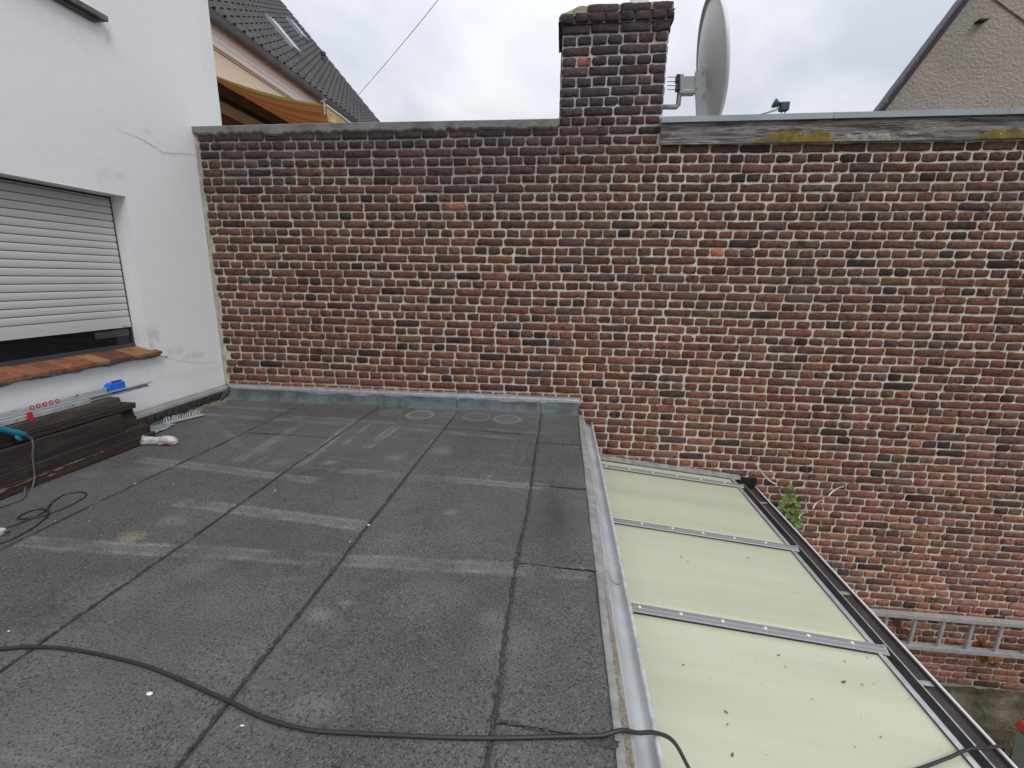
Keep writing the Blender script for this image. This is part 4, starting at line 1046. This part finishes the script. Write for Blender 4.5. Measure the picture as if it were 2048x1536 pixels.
# ------------------------------------------------------------------ satellite dish
dc = Vector((1.158, 4.42, 1.745))
sdsh = empty('satellite_dish', tuple(dc), 'large grey satellite dish seen almost edge on beside the chimney', 'satellite dish')
az = rad(93.0); el_ = rad(10)
nrm = Vector((sin(az) * cos(el_), cos(az) * cos(el_), sin(el_))).normalized()
Rq = nrm.to_track_quat('Z', 'Y').to_matrix()
RD = .44
def dpt(r, th_, z): return Rq @ Vector((r * cos(th_), r * sin(th_), z))
b = MB(); rings_ = [0, .08, .16, .24, .31, .37, .41, .44]; nn = 48
vs = []; fs = []
for r in rings_:
    for k in range(nn): vs.append(dpt(r, 2 * pi * k / nn, -.085 + .085 * (r / RD) ** 2))
for i in range(len(rings_) - 1):
    for k in range(nn): k2 = (k + 1) % nn; fs.append((i * nn + k, i * nn + k2, (i + 1) * nn + k2, (i + 1) * nn + k))
b.add(vs, fs); b.build('reflector', m_dish, sdsh, smooth=True, solid=.003)
b = MB(); vs = []; fs = []
rp = [(.438, .001), (.452, .004), (.460, -.004), (.461, -.024), (.455, -.026)]
for (r, z) in rp:
    for k in range(64): vs.append(dpt(r, 2 * pi * k / 64, z))
for i in range(len(rp) - 1):
    for k in range(64): k2 = (k + 1) % 64; fs.append((i * 64 + k, i * 64 + k2, (i + 1) * 64 + k2, (i + 1) * 64 + k))
b.add(vs, fs); b.build('rim', m_dish_rim, sdsh, smooth=True, solid=.002)
# back plate, bracket and mast pipe
def L(v): return Vector(v) - dc
pl = [on(u, v, 1, 4.36) for u, v in ((1391, 142), (1408, 138), (1414, 150), (1411, 200), (1421, 236), (1394, 238), (1392, 190), (1390, 178))]
b = MB(); b.add([tuple(L(p)) for p in pl] + [tuple(L(p + Vector((0, .03, 0)))) for p in pl], [tuple(range(7, -1, -1)), tuple(range(8, 16))] + [(i, (i + 1) % 8, 8 + (i + 1) % 8, 8 + i) for i in range(8)]); b.build('back_plate', m_dish, sdsh, bevel=.003)
for (u, v) in ((1406, 145), (1408, 188), (1407, 194), (1412, 137), (1391, 158), (1393, 176)):
    p = L(on(u, v, 1, 4.352)); MB().tube([p, p + Vector((0, -.012, 0))], .007, 6).build('bolt', m_galv, sdsh)
p0, p1, p2 = on(1318, 214, 1, 4.40), on(1356, 214, 1, 4.40), on(1363, 150, 1, 4.40)
b = MB(); b.tube([L(p0 - Vector((.03, 0, 0))), L(p1 - Vector((.012, 0, 0))), L(p1 + Vector((0, 0, .012))), L(p2)], .0195, 12); b.build('mast_pipe', m_galv, sdsh, smooth=True)
a_, c_ = on(1362, 153, 1, 4.375), on(1392, 178, 1, 4.375)
b = MB(); b.box(a_.x - dc.x, c_.x - dc.x, -.05, -.042, c_.z - dc.z, a_.z - dc.z); b.box(a_.x - dc.x, c_.x - dc.x, -.05, .03, c_.z - .028 - dc.z, c_.z - .004 - dc.z); b.build('bracket_box', m_dish, sdsh, bevel=.002)
for v in (154, 163, 171, 179):
    p = on(1358, v, 1, 4.37); MB().tube([L(p), L(p - Vector((.095, 0, -.001)))], .0028, 6).build('clamp_rod', m_darkbolt, sdsh)
for v in (158, 175):
    p = L(on(1357, v, 1, 4.36)); MB().box(p.x - .022, p.x + .008, p.y - .03, p.y + .03, p.z - .027, p.z + .027).build('clamp_jaw', m_darkbolt, sdsh, bevel=.004)
pA, pB = on(1470, 242, 1, 4.42), on(1553, 219, 1, 4.42)
b = MB(); b.tube([L(pA - Vector((.25, 0, .02))), L(pA), L(pB), L(pB + Vector((.015, 0, .02)))], .011, 8); b.build('feed_arm', m_galv, sdsh)
ph = L(on(1568, 213, 1, 4.42))
b = MB(); b.box(ph.x - .035, ph.x + .035, ph.y - .03, ph.y + .03, ph.z - .035, ph.z + .03); b.build('feed_box', m_lnb, sdsh, bevel=.008)
hq = L(on(1555, 209, 1, 4.42))
b = MB(); b.tube([hq + Vector((.02, 0, 0)), hq + Vector((0, 0, .004)), hq + Vector((-.012, 0, .006)), hq + Vector((-.03, 0, .012))], [.016, .022, .030, .036], 14); b.build('feed_horn', m_lnb, sdsh, smooth=True)
for dx in (-.012, .016): MB().tube([ph + Vector((dx, 0, -.035)), ph + Vector((dx - .006, 0, -.06))], .004, 6).build('connector', m_darkbolt, sdsh)

# ------------------------------------------------------------------ timber stack
def board(x0, x1, y0, y1, z0, z1, mt, label, seed):
    n = 26; ctr = Vector(((x0 + x1) / 2, (y0 + y1) / 2, z0)); vs = []; ys = np.linspace(y0, y1, n)
    sec = [(0, 0), (.5, 0), (1, 0), (1, .5), (1, 1), (.5, 1), (0, 1), (0, .5)]
    ch_ = .004
    for j, y in enumerate(ys):
        for i, (a, b_) in enumerate(sec):
            xx = x0 + (x1 - x0) * a + float(vnoise(y * 1.0, i * 3.3, 2.2, 300 + seed, 3)) * .004
            z_ = z0 + (z1 - z0) * b_ + float(vnoise(y, i * 5.1, 2.5, 320 + seed, 3)) * .0035 * (b_ > .1)
            yy = y + (float(vnoise(i, seed, 1.7, 330)) * .006 if j in (0, n - 1) else 0)
            vs.append((xx - ctr.x, yy - ctr.y, z_ - ctr.z))
    fs = [(j * 8 + i, j * 8 + (i + 1) % 8, (j + 1) * 8 + (i + 1) % 8, (j + 1) * 8 + i) for j in range(n - 1) for i in range(8)]
    fs = [f[::-1] for f in fs] + [tuple(range(8)), tuple((n - 1) * 8 + k for k in range(7, -1, -1))]
    fs = [f[::-1] for f in fs]
    o = MB().add(vs, fs).build('timber_board', mt, bevel=.003); o.location = ctr
    return tag(o, label, 'wooden board', 'dark timber boards stacked against the white house')
bds = [(-3.20, -2.950, .6, 2.945, -1.198, -1.138, m_sleep_red, 'lowest reddish dark board with torn yellow edges, resting on the felt roof'),
       (-3.19, -2.966, .6, 2.925, -1.137, -1.076, m_sleep, 'second board from the bottom of the dark timber stack'),
       (-3.035, -2.986, .6, 2.755, -1.075, -.952, m_sleep, 'board standing on edge at the front of the dark timber stack'),
       (-3.22, -3.037, .6, 2.905, -1.075, -1.010, m_sleep_red, 'board behind the upright one, third layer of the timber stack, with a pale torn spot'),
       (-3.22, -3.045, .6, 2.895, -1.009, -.945, m_sleep, 'fourth layer board with a blunt black end in the timber stack'),
       (-3.225, -3.012, .6, 2.890, -.944, -.905, m_sleep, 'fifth black board, just under the topmost grey brown one'),
       (-3.215, -3.034, .6, 2.800, -.904, -.845, m_sleep_top, 'topmost grey brown board of the stack, carrying the spirit level')]
for i, a in enumerate(bds): board(*a[:7], a[7], i)

m_torn = mat('torn_pale_wood', (.26, .18, .085), 0.9, c2=(.12, .075, .04), scale=30, mott=.3, bump=1.0, bscale=60, bdist=.004)
bb = [o for o in bpy.data.objects if o.name.startswith('timber_board') or o.name == 'wooden_board' or o.get('category') == 'wooden board'][0]
for (ya, yb, zz0) in ((2.03, 2.12, -1.152), (2.10, 2.21, -1.146), (2.24, 2.30, -1.149), (2.31, 2.42, -1.143), (2.47, 2.50, -1.146), (2.52, 2.545, -1.142), (1.75, 2.0, -1.158), (1.88, 2.02, -1.148), (2.20, 2.25, -1.168)):
    n = 16; vs = []
    for j in range(n):
        y = ya + (yb - ya) * j / (n - 1); hh = (.001 + .010 * abs(float(vnoise(y, zz0 * 90, 34, 410, 2)))) * sin(pi * (j + .3) / n) + .0005
        vs += [(-2.9470, y, zz0 - hh), (-2.9450, y, zz0), (-2.9475, y, zz0 + hh * .8)]
    q = MB(); q.add([tuple(Vector(v) - bb.location) for v in vs], [(3 * j + k, 3 * j + 3 + k, 3 * j + 4 + k, 3 * j + 1 + k) for j in range(n - 1) for k in range(2)]); q.build('torn_splinter', m_torn, bb)
TZ = -.841
# aluminium straightedge (front) and long profile
se = empty('straightedge', (-3.06, 2.0, TZ), 'flat aluminium straightedge lying in front of the spirit level on the top board', 'straightedge')
b = MB(); b.box(-.012, .012, -1.2, .615, .002, .030); b.build('body', m_alu, se, bevel=.002)
b = MB(); b.box(-.014, -.0125 + .027, -.08, -.035, .0, .0); 
for yy in (.50, .19): MB().tube([(.0120, yy, .016), (.0126, yy, .016)], .007, 12).build('hole', m_bar, se)
pf = empty('long_profile', (-3.10, 2.2, TZ), 'ribbed aluminium profile sticking out furthest beyond the timber stack', 'metal profile')
b = MB(); b.box(-.010, .010, -1.4, .90, .002, .012); b.build('lower_flange', m_alu_dull, pf)
b = MB(); b.box(-.010, -.006, -1.4, .90, .0122, .026); b.build('web', m_alu_dull, pf); b = MB(); b.box(-.010, .012, -1.4, .93, .0262, .033); b.build('upper_flange', m_alu, pf)
sv = empty('spirit_level', (-3.135, 2.0, TZ), 'silver spirit level with five orange red rings standing on the timber stack', 'spirit level')
b = MB(); b.box(-.012, .012, -1.2, .80, .002, .061); b.build('body', m_level, sv, bevel=.002)
for z_ in (.012, .046): MB().box(.0121, .0135, -1.2, .80, z_, z_ + .004).build('body_rib', m_alu, sv)
def lv(u, v): p = on(u, v, 0, -3.122); return p.y - 2.0, p.z - TZ
for k, (u, v) in enumerate(((63.5, 815), (76.3, 811.5), (89, 808), (101.7, 804.8), (114.2, 801.8))):
    yy, zz_ = lv(u, v)
    r_ = MB().tube([(.0125, yy, zz_), (.0150, yy, zz_)], .0125, 18).build('vial_ring', m_orange, sv)
    MB().tube([(.0152, yy, zz_), (.0156, yy, zz_)], .0055, 12).build('vial', m_peach, r_)
def mark(u0, u1, v0, v1, sh, mt=m_print):
    y0, z0 = lv(u0, v0); y1, z1 = lv(u1, v1); zc_ = (z0 + z1) / 2
    MB().box(.0124, .0129, y0, y1, zc_ - sh, zc_ + sh).build('printed_mark', mt, sv)
mark(138, 150, 797, 794, .0035, m_bar); mark(150.5, 153, 794, 793.5, .006); mark(153.5, 157, 792, 791, .009)
for u, v in ((166, 789), (173, 787.5), (180, 786), (188, 784)): mark(u, u + 1.6, v, v, .0022)
for u0, u1, v in ((23, 27, 823), (28, 33, 822), (38, 42, 821), (43, 46, 820), (47, 50, 819)): mark(u0, u1, v, v, .003, m_bar)
mark(207, 209, 778.5, 778, .003)
# blue box
bo = empty('blue_block', (-3.128, 2.872, TZ), 'bright blue plastic block on the end of the spirit level', 'plastic block')
b = MB(); b.box(-.028, .026, -.030, .052, .006, .082); b.build('body', m_blue, bo, bevel=.006)
b = MB(); b.tube([(-.026, -.030, .046), (.022, -.030, .046)], .038, 18); b.build('rounded_end', m_blue, bo)
MB().box(-.012, .012, -.02, .050, .0865, .092).build('top_slot', m_blue_d, bo)
# red clamp
rc = empty('red_clamp', (-3.045, on(63, 850, 0, -3.05).y, TZ), 'small red clamp on the straightedge near the teal handle', 'clamp')
b = MB(); b.box(-.004, .010, -.013, .008, -.006, .046); b.build('body', m_red, rc, bevel=.002)
for z_ in (.006, .022, .036): MB().box(.008, .013, -.024, -.013, z_, z_ + .006).build('tooth', m_red, rc)
# teal tool with cable
tt = empty('teal_power_tool', (-2.99, 2.0, -.845), 'teal handle of a power tool lying on the timber stack', 'power tool')
def tp(u, v, ax=0, val=-2.985): p = on(u, v, ax, val); return (p.x + 2.99, p.y - 2.0, p.z + .845)
spine = [tp(-40, 852), tp(-10, 856), tp(5, 859), tp(20, 863), tp(35, 866), tp(48, 869), tp(54, 872)]
b = MB(); b.tube(spine, [.020, .020, .018, .016, .018, .015, .009], 12); b.build('handle', m_teal, tt, smooth=True)
b = MB(); b.tube([tp(-40, 868), tp(0, 868), tp(14, 871), tp(28, 875)], [.010, .010, .007, .004], 8); b.build('trigger_guard', m_black, tt, smooth=True)
b = MB(); b.tube([tp(30, 871), tp(38, 878), tp(43, 880)], [.009, .011, .009], 10); b.build('heel', m_teal, tt, smooth=True)
b = MB(); b.tube([tp(53, 871), tp(58, 875), tp(64, 879)], [.010, .009, .007], 8); b.build('cable_sleeve', m_gcable, tt)
def smoothpath(pts, n=8):
    pts = [Vector(p) for p in pts]; out_ = []
    for i in range(len(pts) - 1):
        p0_ = pts[max(i - 1, 0)]; p1_ = pts[i]; p2_ = pts[i + 1]; p3_ = pts[min(i + 2, len(pts) - 1)]
        for k in range(n):
            t_ = k / n
            out_.append(.5 * ((2 * p1_) + (p2_ - p0_) * t_ + (2 * p0_ - 5 * p1_ + 4 * p2_ - p3_) * t_ ** 2 + (3 * p1_ - p0_ - 3 * p2_ + p3_) * t_ ** 3))
    out_.append(pts[-1]); return out_
pth = [on(64, 879, 0, -2.96), on(66.5, 892, 0, -2.953), on(65, 910, 0, -2.955), on(67, 930, 0, -2.955), on(68.5, 948, 0, -2.955), on(68, 962, 0, -2.945), on(60, 985, 0, -2.935)]
g_ = H + .010
pth += [Vector((-2.925, on(54, 990, 0, -2.925).y, H + .03)), Vector((on(47, 995, 2, g_).x, on(47, 995, 2, g_).y, g_)), on(30, 1003, 2, g_), on(5, 1011, 2, g_), on(-30, 1022, 2, g_)]
q = MB(); q.tube(smoothpath(pth), .0045, 8)
tag(q.build('tool_cable', m_gcable, smooth=True), 'grey cable hanging from the teal tool down the front of the timber', 'cable')

# ------------------------------------------------------------------ cables on the roof
def deckp(u, v, h=.006): p = on(u, v, 2, H + h); return p
R_ = .0058
pts = [deckp(-120, 1312), deckp(-50, 1303), deckp(0, 1298), deckp(50, 1294), deckp(110, 1295), deckp(170, 1303), deckp(240, 1318), deckp(300, 1335), deckp(370, 1363), deckp(430, 1390), deckp(470, 1408), deckp(515, 1430), deckp(560, 1446), deckp(620, 1460), deckp(680, 1465), deckp(760, 1469), deckp(900, 1475), deckp(1000, 1476), deckp(1120, 1473), deckp(1200, 1471, .008)]
pts += [Vector((.205, 1.040, -1.194)), Vector((.255, 1.065, -1.225)), Vector((.313, 1.098, -1.256)), Vector((.37, 1.115, -1.30)), Vector((.43, 1.14, -1.42)), Vector((.50, 1.17, -1.57)), Vector((.60, 1.20, zs(.6) + .016)), Vector((.8, 1.28, zs(.8) + .014)),
        Vector((1.05, 1.36, zs(1.05) + .014)), Vector((1.30, 1.445, zs(1.3) + .016)), Vector((1.48, 1.52, zs(1.48) + .024)), Vector((1.60, 1.575, -1.715)), Vector((1.70, 1.615, -1.745)), Vector((1.80, 1.665, -1.785)),
        Vector((1.84, 1.69, -1.86)), Vector((1.86, 1.70, -2.3)), Vector((1.88, 1.70, -3.4)), Vector((1.95, 1.72, GZ + .02)), Vector((2.3, 1.8, GZ + .015))]
q = MB(); q.tube(smoothpath(pts, 7), R_, 10)
tag(q.build('extension_cable', m_rubber, smooth=True), 'long black cable crossing the felt roof and the lean-to roof in the foreground', 'cable')
cl = [(-60, 1068), (0, 1058), (30, 1050), (58, 1037), (75, 1026), (90, 1017), (92, 1021), (78, 1031), (64, 1036)]
cl = [(-80, 1066), (-30, 1061), (0, 1058), (30, 1050), (55, 1040), (72, 1033), (86, 1025), (91, 1020), (84, 1018), (68, 1020), (50, 1026), (38, 1033), (37, 1037), (45, 1038), (62, 1036.5), (80, 1033), (97, 1028), (125, 1018), (150, 1006), (168, 995), (173, 988), (165, 984.5), (150, 985), (130, 989), (113, 998), (102, 1008), (95, 1017), (97, 1026), (92, 1034), (84, 1042), (70, 1053), (50, 1065), (25, 1078), (0, 1087), (-40, 1102)]
q = MB(); pp = [deckp(u, v, .004 + (.006 if 26 <= i <= 28 else 0)) for i, (u, v) in enumerate(cl)]
q.tube(smoothpath(pp, 6), .0042, 8)
tag(q.build('looped_cable', m_rubber, smooth=True), 'thin black cable lying in loops on the felt beside the timber stack', 'cable')
# end of the coil: plug just inside the frame
pk = deckp(4, 1066, .01)
pg = empty('cable_plug', tuple(pk), 'small pale plug end at the left edge beside the looped cable', 'plug')
MB().box(-.03, .012, -.02, .012, -.006, .022).build('body', m_plastic_clear, pg, bevel=.004); MB().tube([(.010, 0, .006), (.032, .006, .004)], .004, 6).build('pin', m_black, pg)

# ------------------------------------------------------------------ small things on the roof
pt_ = deckp(320, 888, .0)
tu = empty('crumpled_bag', tuple(pt_), 'small crumpled clear plastic bag with a red mark on the felt by the timber end', 'bag')
b = MB(); d0 = deckp(287, 889, .0) - pt_; d1 = deckp(357, 889, .0) - pt_
pts = [d0.lerp(d1, t_) + Vector((0, 0, .021)) for t_ in (0, .12, .3, .5, .7, .85, .95, 1)]
b.tube(pts, [.036, .030, .026, .026, .033, .036, .026, .008], 18)
b.v = [(x + rng.normal(0, .003), y * .8 + rng.normal(0, .003), max(.002, z * 1.15 + rng.normal(0, .003))) for x, y, z in b.v]
b.build('film', m_plastic_clear, tu, smooth=True)
b = MB(); b.tube([d0.lerp(d1, .62) + Vector((.0, -.030, .012)), d0.lerp(d1, .92) + Vector((0, -.029, .018))], .0035, 8); b.build('red_print', m_red, tu)
b = MB(); b.tube([d0.lerp(d1, .5) + Vector((.0, -.024, .009)), d0.lerp(d1, .66) + Vector((0, -.028, .01))], .0055, 8); b.build('dark_print', m_bar, tu)
# comb-shaped zinc strip
c0, c1 = deckp(326, 846, .01), deckp(402, 828, .01)
cmb = empty('finned_strip', tuple(c0), 'shiny folded metal strip with upright fins near the house wall', 'metal strip')
dx = (c1 - c0); nrmx = Vector((-dx.y, dx.x, 0)).normalized()
b = MB(); q0 = [Vector((0, 0, 0)), dx, dx - nrmx * .06 + Vector((0, 0, .002)), -nrmx * .065 + Vector((0, 0, .002))]
b.add([tuple(p) for p in q0], [(0, 3, 2, 1)]); b.build('base', m_zinc, cmb, solid=.002)
for k in range(15):
    t_ = (k + .5) / 15; p = dx * t_; lean = Vector((rng.normal(0, .004), rng.normal(0, .006), 0))
    b = MB(); h_ = Vector((0, 0, rng.uniform(.032, .045))); wv = dx.normalized() * .005
    b.add([tuple(p - wv), tuple(p + wv), tuple(p + wv + h_ + lean), tuple(p - wv + h_ + lean)], [(0, 1, 2, 3)]); b.build('fin', m_alu if k % 2 else m_zinc, cmb, solid=.0012)
# bluish plastic sheet between timber and strip
p = deckp(315, 858, .004)
X, Y = np.meshgrid(np.linspace(-.10, .08, 24), np.linspace(-.17, .12, 30))
msk = None
me = grid_mesh('plastic_sheet', X * (1 - .3 * (Y > .05)), Y, .006 + .010 * np.abs(vnoise(X, Y, 16, 400, 3)) + 0 * X)
o = mkobj('plastic_sheet', me, m_upstand if False else mat('blue_grey_film', (.17, .22, .25), .35, c2=(.30, .36, .38), scale=22, bump=.8, bscale=30, bdist=.01)); o.location = p
tag(o, 'blue grey plastic film lying flat between the timber end and the finned strip', 'plastic film')
# crumbs
cr_ = [(551, 981, .012), (737, 1050, .018), (298, 1387, .022), (484, 1451, .012), (270, 967, .010), (18, 1262, .012), (700, 1083, .008), (551, 804, .02), (398, 804, .022), (415, 821, .014), (347, 968, .010), (352, 829, .022), (1096, 973, .010), (865, 963, .006), (182, 1014, .008), (110, 1041, .008), (178, 1042, .008)]
SCR = ['white scrap beside the dark joint in the middle of the felt roof, left of centre',
       'white scrap at the right end of a dusty stripe, on the third long joint', 'largest pale scrap in front, below the foreground cable',
       'pale scrap nearest the photographer, just below the sagging part of the cable', 'white crumb in front of the clear bag', 'white crumb at the far left, just above the foreground cable',
       'tiny crumb under the long dusty stripe, left of the third joint', 'white scrap at the foot of the blue grey upstand', 'white lump at the end of the finned strip, touching the sand stain',
       'white crumb just beyond the finned strip on the felt', 'tiny crumb between the clear bag and the crumb in front of it', 'pale scrap lying right against the finned strip',
       'white scrap at the ragged cross joint in the right hand felt strip', 'tiny crumb in the middle of the third felt strip, above its dusty stripe', 'tiny crumb right of the top of the cable loops',
       'tiny crumb just below the crossing of the cable loops', 'tiny crumb right of the cable loops, alone on the felt']
for i, (u, v, s_) in enumerate([(a, b_, c_ * .62) for a, b_, c_ in cr_]):
    p = deckp(u, v, .003); nn = 7
    q = MB(); q.add([(s_ * cos(2 * pi * k / nn) * rng.uniform(.5, 1.1), s_ * .55 * sin(2 * pi * k / nn) * rng.uniform(.5, 1.1), 0) for k in range(nn)] + [(0, 0, s_ * .35)], [(k, (k + 1) % nn, nn) for k in range(nn)])
    o = q.build('debris_scrap', m_whitebit); o.location = p
    tag(o, SCR[i], 'scrap', 'white scraps scattered on the felt roof')

# ------------------------------------------------------------------ ladder hung on the wall, hooks
ld = empty('ladder', (3.9, D - .12, -3.0), 'aluminium ladder hung lengthwise low on the brick wall', 'ladder')
LY = D - .115
p_t0, p_t1 = on(1700, 1219, 1, LY), on(2048, 1249, 1, LY)
zt_, zb_ = on(1900, 1236, 1, LY).z, on(1900, 1297, 1, LY).z
LO = Vector((3.9, D - .12, -3.0))
for nm, zc_ in (('rail', zt_), ('rail', zb_)):
    b = MB(); b.box(2.7 - LO.x, 5.3 - LO.x, LY - .032 - LO.y, LY + .032 - LO.y, zc_ - .010 - LO.z, zc_ + .010 - LO.z); b.box(2.7 - LO.x, 5.3 - LO.x, LY - .036 - LO.y, LY - .0325 - LO.y, zc_ - .016 - LO.z, zc_ + .016 - LO.z)
    b.build('rail', m_alu, ld)
xs_ = [on(u, 1265, 1, LY).x for u in (1767, 1822, 1881, 1940, 2001)]; dxr = (xs_[-1] - xs_[0]) / 4
for k in range(-2, 9):
    x_ = xs_[0] + dxr * k
    if x_ > 5.25 or x_ < 2.72: continue
    MB().tube([(x_ - LO.x, LY - LO.y, zb_ + .01 - LO.z), (x_ - LO.x, LY - LO.y, zt_ - .01 - LO.z)], .0145, 8).build('rung', m_zinc, ld)
for j, (u, v) in enumerate(((1958, 1300), (1790, 1240))):
    p = on(u, v, 1, D - .01)
    hk = empty('ladder_hook', (p.x, D, p.z), ('rusty iron hook holding the ladder near its lower rail', 'rusty iron hook behind the ladder next to its first visible rung')[j], 'hook', 'rusty hooks carrying the ladder')
    b = MB(); b.tube([(0, 0, .09), (0, -.03, .07), (.01, -.10, -.035), (.015, -.16, -.035), (.015, -.165, .02)], .012, 8); b.build('iron_bar', m_rust, hk)
    b = MB(); b.add([(-.03, -.012, .09), (.03, -.012, .10), (.045, -.012, -.02), (.09, -.012, -.13), (.06, -.012, -.14), (-.01, -.012, -.03)], [(5, 4, 3, 2, 1, 0)]); b.build('rust_plate', m_rust, hk, solid=.006)

# ------------------------------------------------------------------ vine, spiral rods
vn = empty('vine', tuple(on(1600, 1075, 1, 3.98)), 'small green climbing vine growing over the outer gutter against the bricks', 'vine')
VN = vn.location.copy()
b = MB(); b.tube([on(u, v, 1, 4.0) - VN for u, v in ((1612, 1150), (1600, 1075), (1592, 1030), (1588, 985), (1586, 940), (1588, 915))], [.004, .004, .003, .0025, .002, .001], 6); b.build('stem', m_stem, vn)
lf = [(1588, 985), (1570, 995), (1563, 1010), (1572, 1020), (1580, 1003), (1590, 1000), (1598, 1010), (1583, 1018), (1594, 1024), (1576, 1032), (1587, 1038), (1598, 1033), (1585, 1048), (1592, 1056), (1581, 1060), (1597, 1048), (1568, 1002), (1560, 1022), (1580, 975), (1592, 1045), (1588, 1065), (1576, 1044)]
for (u, v) in lf:
    p = on(u + rng.uniform(-2, 2), v + rng.uniform(-2, 2), 1, 3.97 + rng.uniform(-.06, .08)) - VN; s_ = rng.uniform(.018, .032)
    nn = 11; an0 = rng.uniform(0, 6); nrm_ = Vector((rng.normal(0, .5), -1, rng.uniform(.1, 1.2))).normalized(); Q = nrm_.to_track_quat('Z', 'Y').to_matrix()
    vs = [p + Q @ Vector((s_ * (1 + .28 * cos(3 * 2 * pi * k / nn * 1.0)) * cos(2 * pi * k / nn + an0), s_ * (1 + .28 * cos(3 * 2 * pi * k / nn)) * sin(2 * pi * k / nn + an0), rng.normal(0, .004))) for k in range(nn)] + [p + Q @ Vector((0, 0, -.006))]
    MB().add([tuple(x) for x in vs], [(k, (k + 1) % nn, nn) for k in range(nn)]).build('leaf', m_leaf, vn)
def rod(pix, y, label, r=.0062):
    base = on(*pix[-1], 1, y); ptsr = [on(u, v, 1, y + .03 * sin(i * 1.3)) for i, (u, v) in enumerate(pix)]
    q = MB(); q.tube([p - base for p in smoothpath(ptsr, 8)], r, 8); o = q.build('spiral_plant_rod', m_wire, smooth=True); o.location = base
    tag(o, label, 'plant support', 'white spiral plant rods on the brick wall')
rod([(1512, 928), (1524, 945), (1534, 957), (1545, 965), (1553, 969)], 4.03, 'white curved rod furthest left, above the gutter end')
rod([(1558, 978), (1561, 986), (1565, 992), (1571, 997)], 4.03, 'short white rod end touching the top of the vine', .004)
rod([(1687, 973), (1675, 977), (1664, 984), (1657, 992)], 4.03, 'white curved rod highest and furthest right of the vine')
rod([(1645, 1001), (1636, 1004), (1629, 1010), (1626, 1018)], 4.03, 'white curved rod between the highest and the lowest rods right of the vine')
rod([(1615, 1024), (1606, 1026), (1600, 1031), (1597, 1037)], 4.03, 'white curved rod lowest, touching the right side of the vine leaves')
rod([(1611, 1000), (1611, 1008), (1614, 1018)], 4.05, 'thin upright white rod just right of the vine', .003)
rod([(1644, 1006), (1645, 1014), (1647, 1022)], 4.05, 'thin upright white rod under the middle curved rod', .003)
rod([(1642, 1036), (1641, 1044), (1643, 1054)], 4.05, 'thin upright white rod right of and below the vine', .003)
for j, (u0, v0, u1, v1) in enumerate(((1613, 913, 1612, 1010), (1652, 930, 1650, 985), (1626, 930, 1622, 960))):
    a, b_ = on(u0, v0, 1, D - .012), on(u1, v1, 1, D - .012)
    q = MB(); q.tube([Vector((0, 0, 0)), (b_ - a) * .5 + Vector((.006, 0, 0)), b_ - a], .002, 5); o = q.build('guide_wire', m_bar); o.location = a
    tag(o, ('thin dark upright wire left of the highest white rod, longest of three', 'thin dark wire meeting the highest white rod', 'shortest thin dark wire, between the two others above the vine')[j], 'wire', 'thin wires on the bricks above the vine')

# ------------------------------------------------------------------ yard: bin and weeds
bx, by = 3.93, 3.30
bn = empty('dustbin', (bx, by, GZ), 'grey dustbin with a red lid in the yard at the bottom right', 'dustbin')
b = MB(); b.add([(-.10, -.10, 0), (.10, -.10, 0), (.10, .12, 0), (-.10, .12, 0), (-.13, -.14, .80), (.13, -.14, .80), (.13, .16, .80), (-.13, .16, .80)], [(0, 3, 2, 1), (0, 1, 5, 4), (1, 2, 6, 5), (2, 3, 7, 6), (3, 0, 4, 7), (4, 5, 6, 7)])
b.build('body', m_binbody, bn, bevel=.02)
b = MB(); b.add([(-.145, -.155, .81), (.145, -.155, .81), (.145, .175, .81), (-.145, .175, .81), (-.12, -.12, .87), (.12, -.12, .87), (.12, .15, .89), (-.12, .15, .89)], [(0, 3, 2, 1), (0, 1, 5, 4), (1, 2, 6, 5), (2, 3, 7, 6), (3, 0, 4, 7), (4, 5, 6, 7)])
b.build('lid', m_binlid, bn, bevel=.015)
MB().box(-.06, .06, .172, .20, .80, .83).build('handle', m_binbody, bn, bevel=.006)
wd_ = MB()
for _ in range(1100):
    x = rng.uniform(1.9, 5.4); y = rng.uniform(2.2, D - .08); h_ = rng.uniform(.05, .22) * (.5 + (y > 3.6)); a = rng.uniform(0, 6.28); ln = rng.uniform(.02, .1)
    p = Vector((x, y, GZ)); tdir = Vector((cos(a), sin(a), 0)); sd_ = Vector((-sin(a), cos(a), 0)) * rng.uniform(.004, .014)
    wd_.add([tuple(p - sd_), tuple(p + sd_), tuple(p + sd_ * .8 + tdir * ln * .5 + Vector((0, 0, h_ * .7))), tuple(p - sd_ * .8 + tdir * ln * .5 + Vector((0, 0, h_ * .7))), tuple(p + tdir * ln + Vector((0, 0, h_)))], [(0, 1, 2, 3), (3, 2, 4)])
o = wd_.build('weeds', m_grass); o['kind'] = 'stuff'; o['label'] = 'low green weeds growing at the foot of the brick wall'; o['category'] = 'weeds'
